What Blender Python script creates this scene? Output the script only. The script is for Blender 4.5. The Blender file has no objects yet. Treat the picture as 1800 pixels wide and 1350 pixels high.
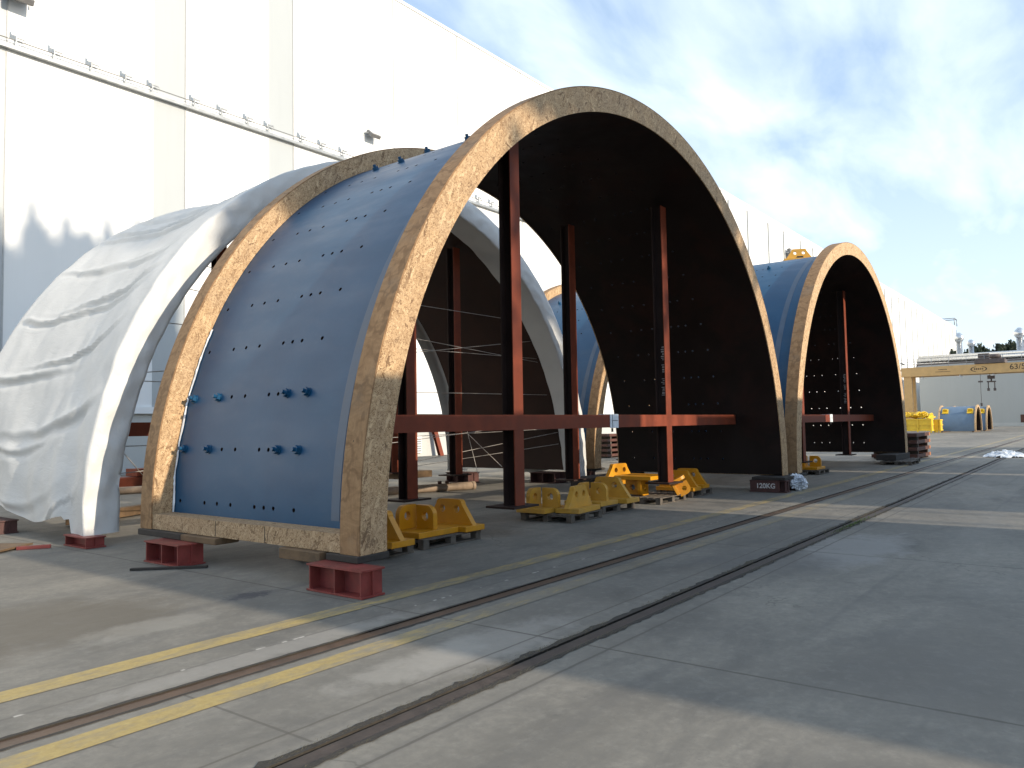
import bpy, bmesh, math, random
from mathutils import Vector, Matrix, noise
from mathutils.geometry import tessellate_polygon
PI = math.pi
R_ = math.radians
random.seed(7)
SC = bpy.context.scene
COL = SC.collection

# ------------------------------------------------------------------ camera, sky, sun, exposure
cam_d = bpy.data.cameras.new("camera")
cam = bpy.data.objects.new("camera", cam_d)
COL.objects.link(cam)
F_ = (0.79382, 0.60584, 0.05299); RT = (0.60735, -0.79424, -0.01772); UP = (-0.03135, -0.04625, 0.99844)
cam.matrix_world = Matrix(((RT[0], UP[0], -F_[0], 0), (RT[1], UP[1], -F_[1], 0), (RT[2], UP[2], -F_[2], 1.65), (0, 0, 0, 1)))
cam_d.sensor_width = 36
cam_d.lens = 1360.64 * 36 / 1800
cam_d.clip_start = 0.1
cam_d.clip_end = 4000
SC.camera = cam

SUN_EL = 19.5
sun_d = bpy.data.lights.new("sun", 'SUN')
sun_d.energy = 3.8
sun_d.angle = R_(0.5)
sun_d.color = (1.0, 0.86, 0.68)
sun = bpy.data.objects.new("sun", sun_d)
COL.objects.link(sun)
ray = Vector((-0.02, math.cos(R_(SUN_EL)), -math.sin(R_(SUN_EL))))
sun.rotation_euler = ray.to_track_quat('-Z', 'Y').to_euler()

W = bpy.data.worlds.new("World")
SC.world = W
W.use_nodes = True
nt = W.node_tree
nt.nodes.clear()
def wn(t, **k):
    n = nt.nodes.new(t)
    for a, v in k.items(): setattr(n, a, v)
    return n
w_out = wn('ShaderNodeOutputWorld'); w_bg = wn('ShaderNodeBackground')
sky = wn('ShaderNodeTexSky', sky_type='NISHITA')
sky.sun_disc = False; sky.sun_elevation = R_(SUN_EL); sky.sun_rotation = R_(180)
sky.altitude = 100; sky.air_density = 1.0; sky.dust_density = 0.6; sky.ozone_density = 2.0
tc = wn('ShaderNodeTexCoord'); sp = wn('ShaderNodeSeparateXYZ')
nt.links.new(tc.outputs['Generated'], sp.inputs[0])
zc = wn('ShaderNodeMath', operation='MAXIMUM'); zc.inputs[1].default_value = 0.0
nt.links.new(sp.outputs[2], zc.inputs[0])
za = wn('ShaderNodeMath', operation='ADD'); za.inputs[1].default_value = 0.22
nt.links.new(zc.outputs[0], za.inputs[0])
dx = wn('ShaderNodeMath', operation='DIVIDE'); dy = wn('ShaderNodeMath', operation='DIVIDE')
nt.links.new(sp.outputs[0], dx.inputs[0]); nt.links.new(za.outputs[0], dx.inputs[1])
nt.links.new(sp.outputs[1], dy.inputs[0]); nt.links.new(za.outputs[0], dy.inputs[1])
cb = wn('ShaderNodeCombineXYZ')
nt.links.new(dx.outputs[0], cb.inputs[0]); nt.links.new(dy.outputs[0], cb.inputs[1])
mp = wn('ShaderNodeMapping'); mp.inputs['Rotation'].default_value = (0, 0, R_(-28)); mp.inputs['Scale'].default_value = (0.8, 1.7, 1)
mp.inputs['Location'].default_value = (3.3, 1.2, 0)
nt.links.new(cb.outputs[0], mp.inputs[0])
n1 = wn('ShaderNodeTexNoise'); n1.inputs['Scale'].default_value = 3.0; n1.inputs['Detail'].default_value = 7; n1.inputs['Roughness'].default_value = 0.52; n1.inputs['Distortion'].default_value = 0.25
nt.links.new(mp.outputs[0], n1.inputs['Vector'])
cr = wn('ShaderNodeValToRGB'); cr.color_ramp.elements[0].position = 0.34; cr.color_ramp.elements[1].position = 0.70
cr.color_ramp.elements[0].color = (0.07, 0.07, 0.07, 1); cr.color_ramp.elements[1].color = (0.86, 0.86, 0.86, 1)
nt.links.new(n1.outputs[0], cr.inputs[0])
# more cloud veil towards the horizon
hz = wn('ShaderNodeMapRange'); hz.inputs[1].default_value = 0.02; hz.inputs[2].default_value = 0.42; hz.inputs[3].default_value = 0.66; hz.inputs[4].default_value = 0.0
nt.links.new(sp.outputs[2], hz.inputs[0])
mx0 = wn('ShaderNodeMath', operation='MAXIMUM')
nt.links.new(cr.outputs[0], mx0.inputs[0]); nt.links.new(hz.outputs[0], mx0.inputs[1])
# the cirrus bank lies over the hall and the far end of the yard
dt = wn('ShaderNodeVectorMath', operation='DOT_PRODUCT'); dt.inputs[1].default_value = (0.80, 0.60, 0.0)
nt.links.new(tc.outputs['Generated'], dt.inputs[0])
bk = wn('ShaderNodeMapRange'); bk.inputs[1].default_value = -0.1; bk.inputs[2].default_value = 0.6; bk.inputs[3].default_value = 0.3; bk.inputs[4].default_value = 1.0
nt.links.new(dt.outputs['Value'], bk.inputs[0])
mx1 = wn('ShaderNodeMath', operation='MULTIPLY')
nt.links.new(mx0.outputs[0], mx1.inputs[0]); nt.links.new(bk.outputs[0], mx1.inputs[1])
mx = wn('ShaderNodeMixRGB'); mx.inputs[2].default_value = (5.6, 6.35, 7.0, 1)
nt.links.new(mx1.outputs[0], mx.inputs[0]); mxb = wn('ShaderNodeMixRGB'); mxb.inputs[0].default_value = 0.5; mxb.inputs[2].default_value = (3.3, 4.5, 6.1, 1)
nt.links.new(sky.outputs[0], mxb.inputs[1]); nt.links.new(mxb.outputs[0], mx.inputs[1])
nt.links.new(mx.outputs[0], w_bg.inputs[0]); w_bg.inputs[1].default_value = 0.135
nt.links.new(w_bg.outputs[0], w_out.inputs[0])

SC.view_settings.view_transform = 'Standard'
SC.view_settings.look = 'None'
SC.view_settings.gamma = 1
SC.view_settings.exposure = 0.6
SC.cycles.max_bounces = 8
SC.cycles.use_denoising = True

# ------------------------------------------------------------------ material helpers
class NT:
    def __init__(s, name):
        s.m = bpy.data.materials.new(name); s.m.use_nodes = True
        s.t = s.m.node_tree; s.b = s.t.nodes['Principled BSDF']
        s.tc = s.t.nodes.new('ShaderNodeTexCoord')
    def n(s, typ, ins=None, **k):
        o = s.t.nodes.new(typ)
        for a, v in k.items(): setattr(o, a, v)
        for a, v in (ins or {}).items(): s.set(o.inputs[a], v)
        return o
    def set(s, i, v):
        if isinstance(v, bpy.types.NodeSocket): s.t.links.new(v, i)
        else:
            if isinstance(v, tuple) and len(v) == 3 and i.type == 'RGBA': v = v + (1,)
            i.default_value = v
    def obj(s): return s.tc.outputs['Object']
    def wpos(s): return s.n('ShaderNodeNewGeometry').outputs['Position']
    def mapv(s, v, sc=(1, 1, 1), rot=(0, 0, 0), loc=(0, 0, 0)):
        return s.n('ShaderNodeMapping', {'Vector': v, 'Scale': sc, 'Rotation': rot, 'Location': loc}).outputs[0]
    def noise(s, v, scale, detail=4, rough=0.55, dist=0.0):
        return s.n('ShaderNodeTexNoise', {'Vector': v, 'Scale': scale, 'Detail': detail, 'Roughness': rough, 'Distortion': dist}).outputs[0]
    def ramp(s, f, p0, c0, p1, c1, mid=None):
        r = s.n('ShaderNodeValToRGB', {'Fac': f})
        e = r.color_ramp.elements
        e[0].position = p0; e[1].position = p1
        e[0].color = tuple(c0) + (1,) if len(c0) == 3 else c0
        e[1].color = tuple(c1) + (1,) if len(c1) == 3 else c1
        if mid:
            for p, c in mid:
                x = e.new(p); x.color = tuple(c) + (1,)
        return r.outputs[0]
    def g(s, f, p0, v0, p1, v1):
        return s.n('ShaderNodeMapRange', {0: f, 1: p0, 2: p1, 3: v0, 4: v1}).outputs[0]
    def math(s, op, a, b=0.0, c=None):
        d = {0: a, 1: b}
        if c is not None: d[2] = c
        return s.n('ShaderNodeMath', d, operation=op).outputs[0]
    def mix(s, f, a, b, bt='MIX'):
        return s.n('ShaderNodeMixRGB', {0: f, 1: a, 2: b}, blend_type=bt).outputs[0]
    def bump(s, h, strength=0.3, dist=0.02):
        s.set(s.b.inputs['Normal'], s.n('ShaderNodeBump', {'Height': h, 'Strength': strength, 'Distance': dist}).outputs[0])
    def col(s, v): s.set(s.b.inputs['Base Color'], v)
    def rough(s, v): s.set(s.b.inputs['Roughness'], v)
    def metal(s, v): s.set(s.b.inputs['Metallic'], v)
    def spec(s, v): s.set(s.b.inputs['Specular IOR Level'], v)

def plain(name, c, rough=0.6, var=0.12, scale=6.0, metal=0.0, bump=0.0, spec=0.5, dirt=None):
    q = NT(name)
    v = q.obj()
    f = q.noise(v, scale, 5, 0.6)
    lo = tuple(x * (1 - var) for x in c); hi = tuple(min(1, x * (1 + var)) for x in c)
    cc = q.ramp(f, 0.3, lo, 0.7, hi)
    if dirt:
        m = q.noise(v, scale * 0.35, 6, 0.7, 0.4)
        cc = q.mix(q.g(m, 0.48, 0.0, 0.72, dirt[1]), cc, dirt[0])
    q.col(cc)
    q.rough(q.g(f, 0.3, max(0.05, rough - 0.08), 0.7, min(1, rough + 0.08)))
    q.metal(metal); q.spec(spec)
    if bump: q.bump(q.noise(v, scale * 6, 3), bump, 0.01)
    return q.m

def concrete_color(q, w):
    sx = q.n('ShaderNodeSeparateXYZ', {0: w})
    X, Y = sx.outputs[0], sx.outputs[1]
    big = q.noise(q.mapv(w, (0.16, 0.30, 1)), 1.0, 6, 0.62, 0.8)
    mid = q.noise(q.mapv(w, (0.8, 1.6, 1)), 1.0, 7, 0.68, 0.5)
    fine = q.noise(w, 22.0, 6, 0.75)
    c = q.ramp(big, 0.36, (0.092, 0.090, 0.083), 0.64, (0.228, 0.217, 0.190), [(0.5, (0.160, 0.154, 0.138))])
    c = q.mix(q.g(mid, 0.40, 0.0, 0.68, 0.5), c, (0.215, 0.208, 0.19))
    c = q.mix(q.g(q.noise(q.mapv(w, (0.5, 0.9, 1), loc=(7, 3, 0)), 1.3, 6, 0.7, 0.9), 0.50, 0.0, 0.68, 0.65), c, (0.082, 0.082, 0.080))
    c = q.mix(q.g(q.noise(w, 5.5, 8, 0.78, 0.3), 0.42, 0.0, 0.70, 0.55), c, (0.095, 0.094, 0.088))
    c = q.mix(q.g(q.noise(w, 7.5, 7, 0.75), 0.50, 0.0, 0.72, 0.45), c, (0.24, 0.235, 0.215))
    c = q.mix(q.g(fine, 0.35, 0.0, 0.75, 0.55), c, (0.105, 0.104, 0.098))
    # wheel and wipe streaks along the yard
    st = q.noise(q.mapv(w, (0.12, 4.5, 1), loc=(2, 1, 0)), 1.0, 5, 0.6)
    c = q.mix(q.g(st, 0.52, 0.0, 0.75, 0.38), c, (0.115, 0.114, 0.108))
    # tyre marks: faint dark bands along and across the yard
    ty = q.noise(q.mapv(w, (0.05, 1.7, 1), (0, 0, 0.12), (5, 2, 0)), 1.6, 3, 0.5)
    c = q.mix(q.math('MULTIPLY', q.g(ty, 0.58, 0.0, 0.64, 0.45), q.g(mid, 0.35, 0.2, 0.6, 1.0)), c, (0.085, 0.085, 0.085))
    # speckle
    spk = q.n('ShaderNodeTexVoronoi', {'Vector': w, 'Scale': 16.0}).outputs['Distance']
    c = q.mix(q.g(spk, 0.03, 0.6, 0.07, 0.0), c, (0.055, 0.052, 0.05))
    # patches: laitance smears and a tar stain, each with its own outline
    def patch(c, px, py, rx, ry, colr, amt, fs, lo=0.0):
        a = q.math('DIVIDE', q.math('SUBTRACT', X, px), rx); b = q.math('DIVIDE', q.math('SUBTRACT', Y, py), ry)
        d = q.math('ADD', q.math('MULTIPLY', a, a), q.math('MULTIPLY', b, b))
        nn = q.noise(w, fs, 6, 0.7, 0.6)
        k = q.math('SUBTRACT', q.math('MULTIPLY', nn, 2.0), d)
        return q.mix(q.g(k, 0.25 + lo, 0.0, 0.75 + lo, amt), c, colr)
    c = patch(c, 10.6, 2.6, 2.0, 0.75, (0.25, 0.25, 0.25), 0.55, 2.4)
    c = patch(c, 4.6, 3.75, 1.3, 0.42, (0.24, 0.235, 0.225), 0.5, 3.2)
    c = patch(c, 3.6, 5.0, 2.0, 0.22, (0.235, 0.23, 0.22), 0.5, 3.6)
    c = patch(c, 4.62, 6.86, 0.35, 0.22, (0.045, 0.045, 0.055), 0.8, 14.0, 0.1)
    c = patch(c, 2.9, 7.4, 1.3, 1.4, (0.095, 0.086, 0.070), 0.75, 1.8)
    c = patch(c, 1.6, 6.6, 1.2, 0.6, (0.105, 0.094, 0.078), 0.6, 2.6)
    c = patch(c, 3.4, 6.5, 0.8, 0.35, (0.25, 0.245, 0.225), 0.35, 3.0)
    c = patch(c, 4.0, 3.9, 1.0, 0.3, (0.26, 0.255, 0.24), 0.5, 3.0)
    c = patch(c, 6.0, 0.8, 2.0, 0.9, (0.10, 0.098, 0.092), 0.4, 1.6)
    c = patch(c, 9.2, 3.2, 1.2, 1.0, (0.10, 0.10, 0.10), 0.5, 2.0)
    # joints: saw cuts across the yard and along it
    wob = q.math('MULTIPLY', q.math('SUBTRACT', q.noise(w, 6.0, 3), 0.5), 0.02)
    def line(c, coord, at, hw, colr, amt, thr=None):
        d = q.math('ABSOLUTE', q.math('ADD', q.math('SUBTRACT', coord, at), wob))
        f = q.g(d, hw * 0.5, amt, hw, 0.0)
        if thr is not None:
            f = q.math('MULTIPLY', f, q.g(q.noise(q.mapv(w, (3.0, 1, 1)), 3.0, 2), thr, 0.0, thr + 0.05, 1.0))
        return q.mix(f, c, colr)
    mm = q.math('ABSOLUTE', q.math('ADD', q.math('SUBTRACT', q.math('PINGPONG', q.math('ADD', q.math('SUBTRACT', X, 4.99), 2.535 + 507.0), 2.535), 2.535), wob))
    # joint every 5.07 m
    c = q.mix(q.math('MULTIPLY', q.g(mm, 0.008, 0.75, 0.018, 0.0), q.math('GREATER_THAN', X, 4.0)), c, (0.06, 0.057, 0.05))
    c = q.mix(q.math('MULTIPLY', q.g(q.math('ABSOLUTE', q.math('SUBTRACT', X, 2.66)), 0.007, 0.65, 0.014, 0.0), q.math('MULTIPLY', q.math('GREATER_THAN', Y, 3.4), q.math('LESS_THAN', Y, 4.8))), c, (0.07, 0.066, 0.06))
    c = line(c, Y, 3.60, 0.014, (0.075, 0.07, 0.062), 0.7)
    c = line(c, Y, 2.96, 0.016, (0.07, 0.066, 0.06), 0.7)
    c = line(c, Y, 5.14, 0.018, (0.09, 0.086, 0.08), 0.6)
    c = line(c, Y, 5.14, 0.016, (0.42, 0.41, 0.39), 0.7, 0.60)
    # hairline cracks
    vc = q.n('ShaderNodeTexVoronoi', {'Vector': q.mapv(q.n('ShaderNodeVectorMath', {0: w, 1: q.n('ShaderNodeTexNoise', {'Vector': w, 'Scale': 1.5, 'Detail': 4}).outputs[1]}, operation='ADD').outputs[0], (0.35, 0.35, 1)), 'Scale': 1.0}, feature='DISTANCE_TO_EDGE').outputs['Distance']
    ck = q.math('MULTIPLY', q.g(vc, 0.002, 0.55, 0.006, 0.0), q.g(big, 0.5, 0.0, 0.56, 1.0))
    c = q.mix(ck, c, (0.08, 0.078, 0.07))
    c = q.mix(1.0, c, (1.25, 1.21, 1.14), 'MULTIPLY')
    return c, fine, mid

def m_concrete():
    q = NT('concrete'); w = q.wpos()
    c, fine, mid = concrete_color(q, w)
    q.col(c); q.rough(q.g(mid, 0.3, 0.62, 0.7, 0.85)); q.spec(0.35)
    q.bump(fine, 0.22, 0.008)
    return q.m
def m_yellow_line():
    q = NT('worn_yellow_line'); w = q.wpos()
    c, fine, mid = concrete_color(q, w)
    X = q.n('ShaderNodeSeparateXYZ', {0: w}).outputs[0]
    worn = q.noise(q.mapv(w, (1.3, 3.5, 1)), 2.2, 8, 0.75, 0.4)
    Y = q.n('ShaderNodeSeparateXYZ', {0: w}).outputs[1]
    far = q.math('MULTIPLY', q.g(X, 3.2, 0.0, 5.6, 1.0), q.g(Y, 4.6, 0.22, 5.4, 0.12))
    k = q.g(q.math('ADD', worn, far), 0.47, 0.95, 0.70, 0.10)
    y = q.ramp(fine, 0.35, (0.33, 0.240, 0.080), 0.7, (0.43, 0.325, 0.120))
    q.col(q.mix(k, c, y)); q.rough(0.7); q.bump(fine, 0.2, 0.006)
    return q.m
def m_osb(name, tint=(1, 1, 1), grey=0.25, axis='Y'):
    q = NT(name); v = q.obj()
    v = q.n('ShaderNodeVectorMath', {0: v, 1: q.n('ShaderNodeObjectInfo').outputs['Location']}, operation='ADD').outputs[0]
    v = q.n('ShaderNodeVectorMath', {0: v, 1: q.n('ShaderNodeVectorMath', {0: q.n('ShaderNodeTexNoise', {'Vector': v, 'Scale': 9.0, 'Detail': 2}).outputs[1], 'Scale': 0.05}, operation='SCALE').outputs[0]}, operation='ADD').outputs[0]
    lay = []
    for i, (a, s1, s2) in enumerate(((0.3, 36, 7), (1.25, 32, 6.5), (2.1, 40, 8), (2.75, 30, 6))):
        rot = (0, a, 0) if axis == 'Y' else (a, 0, 0)
        sc = (s1, s1 * 0.6, s2) if axis == 'Y' else (s1 * 0.6, s1, s2)
        rv = q.mapv(q.mapv(v, (1, 1, 1), rot, (i * 1.7, i * 0.9, i * 2.3)), sc)
        vo = q.n('ShaderNodeTexVoronoi', {'Vector': rv, 'Scale': 1.0, 'Randomness': 1.0})
        s = q.n('ShaderNodeSeparateXYZ', {0: vo.outputs['Color']})
        edge = q.n('ShaderNodeTexVoronoi', {'Vector': rv, 'Scale': 1.0}, feature='DISTANCE_TO_EDGE').outputs['Distance']
        lay.append((s.outputs[0], s.outputs[1], edge))
    val = lay[0][0]; ed = lay[0][2]
    for (a, b, e) in lay[1:]:
        k = q.math('GREATER_THAN', b, 0.62)
        val = q.n('ShaderNodeMix', {0: k, 2: val, 3: a}).outputs[0]
        ed = q.n('ShaderNodeMix', {0: k, 2: ed, 3: e}).outputs[0]
    T = lambda c: tuple(x * t for x, t in zip(c, tint))
    c = q.ramp(val, 0.0, T((0.160, 0.096, 0.050)), 1.0, T((0.56, 0.41, 0.25)), [(0.07, T((0.27, 0.175, 0.095))), (0.14, T((0.37, 0.25, 0.14))), (0.5, T((0.415, 0.285, 0.162))), (0.85, T((0.45, 0.315, 0.185)))])
    c = q.mix(q.g(ed, 0.0, 0.40, 0.06, 0.0), c, T((0.17, 0.10, 0.05)))
    gn = q.noise(v, 1.1, 6, 0.65, 0.6)
    c = q.mix(q.g(gn, 0.42, 0.0, 0.66, grey), c, (0.235, 0.195, 0.150))
    for i, (a, s1, s2, th, colr, am) in enumerate(((0.75, 75, 13, 0.20, (0.115, 0.062, 0.028), 0.75), (2.45, 70, 12, 0.19, (0.13, 0.070, 0.032), 0.7), (1.6, 80, 14, 0.18, (0.60, 0.46, 0.30), 0.6), (0.1, 72, 12, 0.2, (0.58, 0.44, 0.28), 0.6), (2.0, 60, 10, 0.15, (0.10, 0.052, 0.024), 0.7))):
        rot = (0, a, 0) if axis == 'Y' else (a, 0, 0)
        sc = (s1, s1 * 0.5, s2) if axis == 'Y' else (s1 * 0.5, s1, s2)
        d = q.n('ShaderNodeTexVoronoi', {'Vector': q.mapv(q.mapv(v, (1, 1, 1), rot, (i * 2.1 + 0.5, i * 0.7, i * 1.3)), sc), 'Scale': 1.0}).outputs['Distance']
        c = q.mix(q.g(d, th, am, th + 0.10, 0.0), c, T(colr))
    gr = q.noise(v, 60, 3, 0.6)
    c = q.mix(q.g(gr, 0.3, 0.22, 0.6, 0.0), c, T((0.16, 0.09, 0.04)))
    q.col(c); q.rough(0.72); q.spec(0.3)
    q.bump(q.math('ADD', val, q.math('MULTIPLY', gr, 0.5)), 0.35, 0.006)
    return q.m
def m_ply():
    q = NT('plywood_rim'); v = q.obj()
    g1 = q.noise(q.mapv(v, (2.2, 1.2, 2.2)), 3.0, 5, 0.6, 2.4)
    g2 = q.noise(q.mapv(v, (3, 30, 3)), 2.0, 4, 0.6)
    c = q.ramp(g1, 0.3, (0.205, 0.118, 0.055), 0.72, (0.350, 0.218, 0.110), [(0.5, (0.290, 0.172, 0.084))])
    rings = q.n('ShaderNodeTexWave', {'Vector': q.mapv(v, (1.0, 1.4, 1.0)), 'Scale': 1.6, 'Distortion': 9.0, 'Detail': 3.0, 'Detail Scale': 1.6}, wave_type='BANDS').outputs[1]
    c = q.mix(q.g(rings, 0.0, 0.55, 0.16, 0.0), c, (0.135, 0.072, 0.032))
    c = q.mix(q.g(g2, 0.4, 0.0, 0.7, 0.28), c, (0.16, 0.095, 0.05))
    st = q.noise(v, 0.9, 5, 0.7)
    c = q.mix(q.g(st, 0.54, 0.0, 0.72, 0.5), c, (0.165, 0.140, 0.110))
    nail = q.n('ShaderNodeTexVoronoi', {'Vector': q.mapv(v, (3.5, 5, 3.5)), 'Scale': 1.0}).outputs['Distance']
    c = q.mix(q.g(nail, 0.035, 0.8, 0.055, 0.0), c, (0.03, 0.02, 0.015))
    q.col(c); q.rough(0.7); q.spec(0.3); q.bump(g2, 0.2, 0.004)
    return q.m
def m_blue():
    q = NT('blue_paint'); v = q.obj()
    f = q.noise(v, 1.2, 5, 0.6, 0.3)
    s = q.noise(q.mapv(v, (1, 0.25, 1)), 3.0, 5, 0.65)
    c = q.ramp(f, 0.3, (0.004, 0.054, 0.126), 0.7, (0.009, 0.072, 0.154))
    c = q.mix(q.g(s, 0.52, 0.0, 0.75, 0.30), c, (0.070, 0.115, 0.165))
    dust = q.noise(v, 14, 5, 0.7)
    c = q.mix(q.g(dust, 0.56, 0.0, 0.8, 0.08), c, (0.20, 0.22, 0.25))
    q.col(c); q.rough(q.g(s, 0.3, 0.34, 0.7, 0.50)); q.spec(0.40)
    q.bump(q.noise(v, 60, 2), 0.04, 0.002)
    return q.m
def m_concrete_wall(name, c, rough=0.6):
    q = NT(name); w = q.wpos()
    f = q.noise(q.mapv(w, (0.35, 0.35, 0.12)), 1.0, 5, 0.6)
    s = q.noise(q.mapv(w, (3.0, 3.0, 0.15)), 1.0, 5, 0.65)
    lo = tuple(x * 0.93 for x in c)
    cc = q.ramp(f, 0.3, lo, 0.7, c)
    cc = q.mix(q.g(s, 0.52, 0.0, 0.8, 0.14), cc, tuple(x * 0.7 for x in c))
    q.col(cc); q.rough(rough)
    return q.m
def m_tarp():
    q = NT('white_tarpaulin'); v = q.obj()
    f = q.noise(v, 0.7, 5, 0.6, 0.5)
    c = q.ramp(f, 0.3, (0.53, 0.535, 0.525), 0.7, (0.59, 0.595, 0.585))
    d = q.noise(v, 2.3, 6, 0.7, 0.8)
    c = q.mix(q.g(d, 0.55, 0.0, 0.78, 0.18), c, (0.36, 0.37, 0.365))
    q.col(c); q.rough(0.5); q.spec(0.4)
    wr = q.noise(q.mapv(v, (1.0, 0.35, 1.0)), 7.0, 6, 0.6, 1.6)
    wr2 = q.noise(q.mapv(v, (1.0, 1.0, 0.4)), 22.0, 4, 0.6, 0.8)
    q.bump(q.math('ADD', wr, q.math('MULTIPLY', wr2, 0.25)), 0.26, 0.03)
    return q.m

M = {}
M['concrete'] = m_concrete()
M['yline'] = m_yellow_line()
M['osb'] = m_osb('osb_board', (1.18, 1.15, 1.10), 0.26)
M['osb_pale'] = m_osb('pale_osb_board', (1.36, 1.36, 1.34), 0.12)
M['osb_dark'] = m_osb('osb_side_board', (1.0, 1.0, 1.0), 0.15, 'X')
M['ply'] = m_ply()
M['blue'] = m_blue()
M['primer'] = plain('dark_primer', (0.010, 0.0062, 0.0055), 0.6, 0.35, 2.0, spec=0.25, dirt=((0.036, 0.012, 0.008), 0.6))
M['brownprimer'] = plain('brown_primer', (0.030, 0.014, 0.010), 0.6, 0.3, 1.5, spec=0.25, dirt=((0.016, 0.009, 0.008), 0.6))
M['tape'] = plain('grey_tape', (0.070, 0.105, 0.155), 0.5, 0.15, 3.0)
M['black'] = plain('black_rubber', (0.012, 0.012, 0.012), 0.7, 0.2, 8)
M['oxide'] = plain('red_oxide_steel', (0.180, 0.041, 0.019), 0.6, 0.22, 3.0, spec=0.25, dirt=((0.14, 0.042, 0.024), 0.6), bump=0.06)
M['web'] = plain('shade_dark_web', (0.030, 0.018, 0.015), 0.65, 0.3, 3.0, spec=0.25)  # post web, rear flange and base plates: shade painted in as near-black
M['redblock'] = plain('red_block_paint', (0.215, 0.040, 0.034), 0.5, 0.25, 5.0, dirt=((0.09, 0.035, 0.03), 0.6), bump=0.1)
M['brownblock'] = plain('brown_block_paint', (0.075, 0.030, 0.026), 0.6, 0.25, 5.0, dirt=((0.03, 0.02, 0.018), 0.6), bump=0.1)
M['yellow'] = plain('yellow_paint', (0.60, 0.265, 0.009), 0.42, 0.12, 4.0, dirt=((0.34, 0.19, 0.03), 0.45))
M['yellow_far'] = plain('sunlit_yellow_paint', (0.74, 0.50, 0.035), 0.45, 0.1, 2.0, dirt=((0.50, 0.32, 0.05), 0.3))  # lit copy of the yellow, sun brightness put into the colour
M['blue_far'] = plain('hazy_blue_paint', (0.105, 0.165, 0.245), 0.5, 0.12, 1.0)  # paler than the near blue: distance haze mixed into the colour
M['yellow_dusty'] = plain('dusty_yellow_paint', (0.56, 0.30, 0.038), 0.5, 0.14, 4.0, dirt=((0.36, 0.25, 0.10), 0.55))
M['pallet'] = plain('weathered_pallet_wood', (0.105, 0.088, 0.070), 0.85, 0.35, 9.0, dirt=((0.03, 0.026, 0.022), 0.6), bump=0.2)
M['timber'] = plain('brown_timber', (0.135, 0.085, 0.045), 0.8, 0.3, 6.0, dirt=((0.03, 0.022, 0.016), 0.7), bump=0.2)
M['darktimber'] = plain('dark_timber', (0.035, 0.030, 0.026), 0.85, 0.35, 8.0, bump=0.2)
M['wallwhite'] = m_concrete_wall('white_cladding', (0.80, 0.81, 0.80))
M['translucent'] = m_concrete_wall('translucent_cladding', (0.415, 0.445, 0.455), 0.4)
M['joint'] = plain('grey_joint', (0.42, 0.43, 0.43), 0.6, 0.1)
M['plinth'] = m_concrete_wall('grey_plinth', (0.50, 0.51, 0.49))
M['greywall'] = m_concrete_wall('grey_hall_cladding', (0.42, 0.44, 0.43))
M['steelgrey'] = plain('galvanised_steel', (0.34, 0.36, 0.37), 0.45, 0.15, 5.0, 0.4)
M['silver'] = plain('bright_duct_metal', (0.62, 0.64, 0.65), 0.30, 0.1, 3.0, 0.85)
M['lampgrey'] = plain('lamp_grey', (0.16, 0.16, 0.16), 0.5, 0.2)
M['lampglass'] = plain('lamp_glass', (0.55, 0.56, 0.56), 0.2, 0.1)
M['tarp'] = m_tarp()
M['rope'] = plain('pale_rope', (0.42, 0.39, 0.36), 0.8, 0.2, 20)
M['crane'] = plain('beige_crane_paint', (0.56, 0.36, 0.15), 0.5, 0.1, 1.5)
M['crane_dark'] = plain('dark_machinery', (0.10, 0.08, 0.075), 0.6, 0.3, 3)
M['ink'] = plain('dark_lettering', (0.05, 0.035, 0.025), 0.7, 0.1)
M['stencil'] = plain('pale_stencil', (0.52, 0.50, 0.48), 0.75, 0.25, 30)
M['whiteplastic'] = plain('white_plastic', (0.72, 0.76, 0.80), 0.35, 0.1, 8, dirt=((0.45, 0.48, 0.52), 0.4))
M['foil'] = plain('crumpled_film', (0.62, 0.65, 0.70), 0.22, 0.2, 12, 0.35)
M['rail'] = plain('rusty_rail', (0.105, 0.066, 0.042), 0.55, 0.25, 7.0, 0.2, dirt=((0.06, 0.045, 0.035), 0.6), bump=0.15)
M['railbrown'] = plain('dirty_rail', (0.062, 0.048, 0.040), 0.65, 0.3, 7.0, 0.1, dirt=((0.04, 0.034, 0.03), 0.6), bump=0.25)
M['channel'] = plain('channel_dirt', (0.035, 0.031, 0.026), 0.9, 0.4, 12, bump=0.4)
M['straw'] = plain('dry_grass', (0.105, 0.090, 0.058), 0.9, 0.4, 3)
M['grass'] = plain('green_weeds', (0.085, 0.125, 0.030), 0.9, 0.35, 3)
M['leaf'] = plain('dark_foliage', (0.028, 0.042, 0.024), 0.85, 0.4, 0.6)
M['bark'] = plain('bark', (0.07, 0.055, 0.04), 0.9, 0.3, 4)
M['pipe'] = plain('tan_pipe', (0.27, 0.20, 0.14), 0.65, 0.25, 4, dirt=((0.12, 0.08, 0.05), 0.6))
M['brownplate'] = plain('brown_plate', (0.090, 0.034, 0.022), 0.6, 0.25, 3, dirt=((0.045, 0.022, 0.018), 0.6))
M['orange_end'] = plain('orange_plate_edge', (0.42, 0.16, 0.06), 0.6, 0.2, 5)
M['occluder'] = m_concrete_wall('occluder_cladding', (0.30, 0.30, 0.29))

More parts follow.
